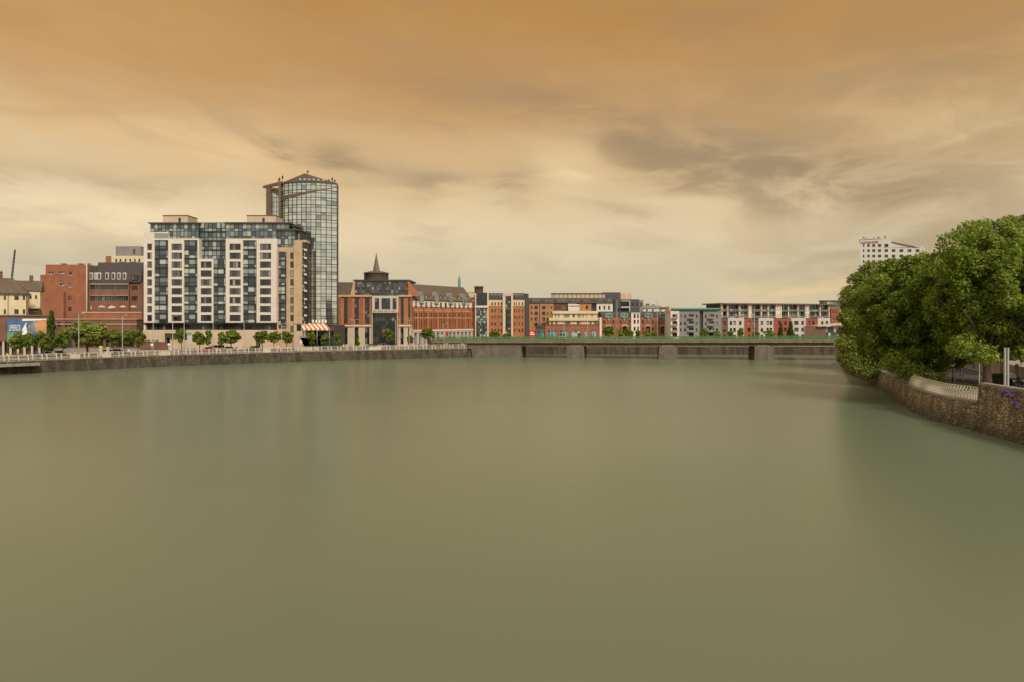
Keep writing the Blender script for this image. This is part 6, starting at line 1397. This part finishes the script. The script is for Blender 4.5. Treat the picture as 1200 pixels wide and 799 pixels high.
    for lab, px, w in (('long pale planter box under the striped canopy', 360, 3.2), ('short pale planter box left of the blue car', 370.5, 1.6)):
        Y = q(px, 4.5); t = thing('planter', lab, 'planter', (wx(px, Y), Y, GL)); p = MB(); p.hexa([(-w / 2 + .1, -.4, 0), (w / 2 - .1, -.4, 0), (w / 2 - .1, .4, 0), (-w / 2 + .1, .4, 0)], [(-w / 2, -.5, 1.1), (w / 2, -.5, 1.1), (w / 2, .5, 1.1), (-w / 2, .5, 1.1)]); p.build('box', ['podium'], t); put('foliage', leaf_mesh('foliage', [(x, 0, 1.25, .35) for x in np.linspace(-w / 2 + .3, w / 2 - .3, 5)], 350, .14, 'leafdark', int(px)), t)
    # banners before the colonnade and on a bridge pole
    for lab, px, mt, h in (('white flag on a pole before the colonnade', 515.5, 'white', 4.4), ('red flag on a pole before the colonnade', 522.3, 'signred', 5.2), ('orange flag on a pole before the colonnade', 535.6, 'orangeprint', 4.2)):
        Y = q(px, 9); t = thing('flag', lab, 'flag', (wx(px, Y), Y, GL), 0, 'flags before the colonnade'); p = MB(); p.tube([(0, 0, 0), (0, 0, h)], .05, 6); p.build('pole', ['steel'], t)
        p = MB(); n = 5
        for i in range(n):
            a, c = i / n, (i + 1) / n; f = lambda u: .09 * math.sin(u * 7)
            p.hexa([(.05 + a * .9, f(a) - .01, h - 1.5 - a * .2), (.05 + c * .9, f(c) - .01, h - 1.5 - c * .2), (.05 + c * .9, f(c) + .01, h - 1.5 - c * .2), (.05 + a * .9, f(a) + .01, h - 1.5 - a * .2)], [(.05 + a * .9, f(a) - .01, h - .1), (.05 + c * .9, f(c) - .01, h - .1), (.05 + c * .9, f(c) + .01, h - .1), (.05 + a * .9, f(a) + .01, h - .1)])
        p.build('cloth', [mt], t)
    # trailing flowers on the stone wall
    for lab, px, py, w, n in (('purple flowers spilling over the parapet below the grey posts', 1176.5, 459, .9, 420), ('small purple flower tuft lower on the stone wall face', 1187, 474, .5, 160)):
        Y = 71 if py < 460 else 69; x = 51.75 if py < 460 else 51.2; t = thing('wall_flowers', lab, 'flowers', (x - .2, Y, wz(py, Y)), 0, 'purple flowers on the stone wall')
        rn = random.Random(n); lob = [(rn.uniform(-.1, .1), rn.uniform(-w, w), rn.uniform(-.35, .25), .2) for _ in range(9)]
        put('blossoms', leaf_mesh('blossoms', lob, n, .1, 'violet', n), t); put('leaves', leaf_mesh('leaves', [(a, b, c - .12, d) for a, b, c, d in lob], n, .12, 'leafdark', n + 1), t)

def build_traffic():
    q = lambda px, d: bank_y(px) + d
    g = 'cars along the left quay'
    for lab, paint, px, d, rz, kw in (('silver car parked below the orange end of the mural', 'silver', 55.5, 10.5, 34, {}), ('dark car right of the silver one near the narrow tree', 'darkcar', 66, 11, 34, {}), ('white car behind the totem signs', 'whitecar', 123, 11, 34, {}), ('silver car before the three young trees', 'silver', 139, 11.5, 214, {}),
                                      ('red car parked beside the beige van', 'redcar', 243, 10, 34, {}), ('white car between the podium trees', 'whitecar', 270, 11, 214, {}), ('dark car parked before the podium centre', 'darkcar', 296, 11, 34, {}), ('bright blue car below the striped canopy', 'bluecar', 381, 9, 34, {}), ('dark car at the headquarters entrance', 'darkcar', 434, 11, 34, {}), ('white car right of the headquarters entrance', 'whitecar', 448, 11, 34, {})):
        Y = q(px, d); car(lab, paint, wx(px, Y), Y, GL, R(rz), g)
    Y = q(252.5, 10.5); car('beige van parked between the red car and the fullest tree', 'beigevan', wx(252.5, Y), Y, GL, R(34), g, van=True)
    car('white car crossing the bridge near its leftmost pier', 'whitecar', wx(657.5, 227), 227.6, 5.53, R(-10), 'cars on the bridge'); 
    car('black car seen from behind on the road at far right', 'darkcar', wx(1184, 97.5), 97.5, GR + .005, R(82), None, estate=True)
    person('man in dark suit and white shirt standing beside the black car', wx(1193.6, 93.6), 93.6, GR + .005, R(12), 'suit', 'suit', .35, None, 'suit', 1.03)
    gp = 'people by the railing under the drooping trees'
    for lab, px, Y, rz, tr, lg in (('person in red jacket, left of the trio by the railing', 1037.8, 126, 150, 'jacketred', 'jeans'), ('second person in red by the railing, middle of the trio', 1042.2, 125, 200, 'jacketred', 'khaki'), ('person in blue jacket, right of the trio by the railing', 1047, 124, 170, 'jacketblue', 'jeans')): person(lab, wx(px, Y), Y, GR, R(rz), tr, lg, .5, gp)
    person('person in blue walking past the cream fence', wx(1126, 108), 108, GR, R(80), 'jacketblue', 'coatgrey', 1., None)
    person('person in light top near the camera post', wx(1092.5, 103), 103, GR, R(200), 'shirt', 'khaki', .5, None)
    gq = 'people on the left quay'
    for lab, px, d, rz, tr, lg in (('person in yellow hi vis vest near the mural left edge', 8.5, 3.2, 60, 'hivis', 'jeans'), ('person in grey coat before the mural', 22, 3.4, 240, 'coatgrey', 'jeans'), ('person in dark blue before the mural orange end', 44.5, 3, 60, 'jacketblue', 'suit'), ('person in red behind the railing near the broad tree', 104, 3, 240, 'jacketred', 'jeans'), ('person in white shirt by the dark wall', 200, 3.4, 60, 'shirt', 'suit'),
                                   ('person in dark suit at the podium middle', 297, 4, 240, 'suit', 'suit'), ('person in khaki at the foot of the stone stair', 343, 4, 60, 'khaki', 'jeans'), ('person in white walking past the glass tower', 402.5, 4.5, 60, 'shirt', 'jeans'), ('person in grey at the headquarters entrance', 443, 5, 180, 'coatgrey', 'suit'), ('person in red walking before the colonnade', 508, 4.5, 60, 'jacketred', 'jeans'), ('person in khaki near the tall narrow tree', 62, 3, 240, 'khaki', 'jeans'), ('person in white shirt below the three young trees', 151, 3.2, 60, 'shirt', 'jeans'), ('person in grey coat right of the banner sign', 228, 3.6, 240, 'coatgrey', 'jeans'), ('person in blue jacket near the fullest podium tree', 277, 3.4, 60, 'jacketblue', 'khaki'), ('person in white before the podium right end', 326, 4, 240, 'shirt', 'khaki'), ('person in khaki left of the headquarters twin lamp', 411, 4.4, 60, 'khaki', 'suit'), ('person in grey before the brick wing left end', 490, 4.2, 240, 'coatgrey', 'jeans')):
        Y = q(px, d); person(lab, wx(px, Y), Y, GL, R(rz), tr, lg, 1., gq)

build_setting(); build_bridge(); build_buildings(); build_trees(); build_furniture(); build_traffic(); build_sky(); build_light_camera()
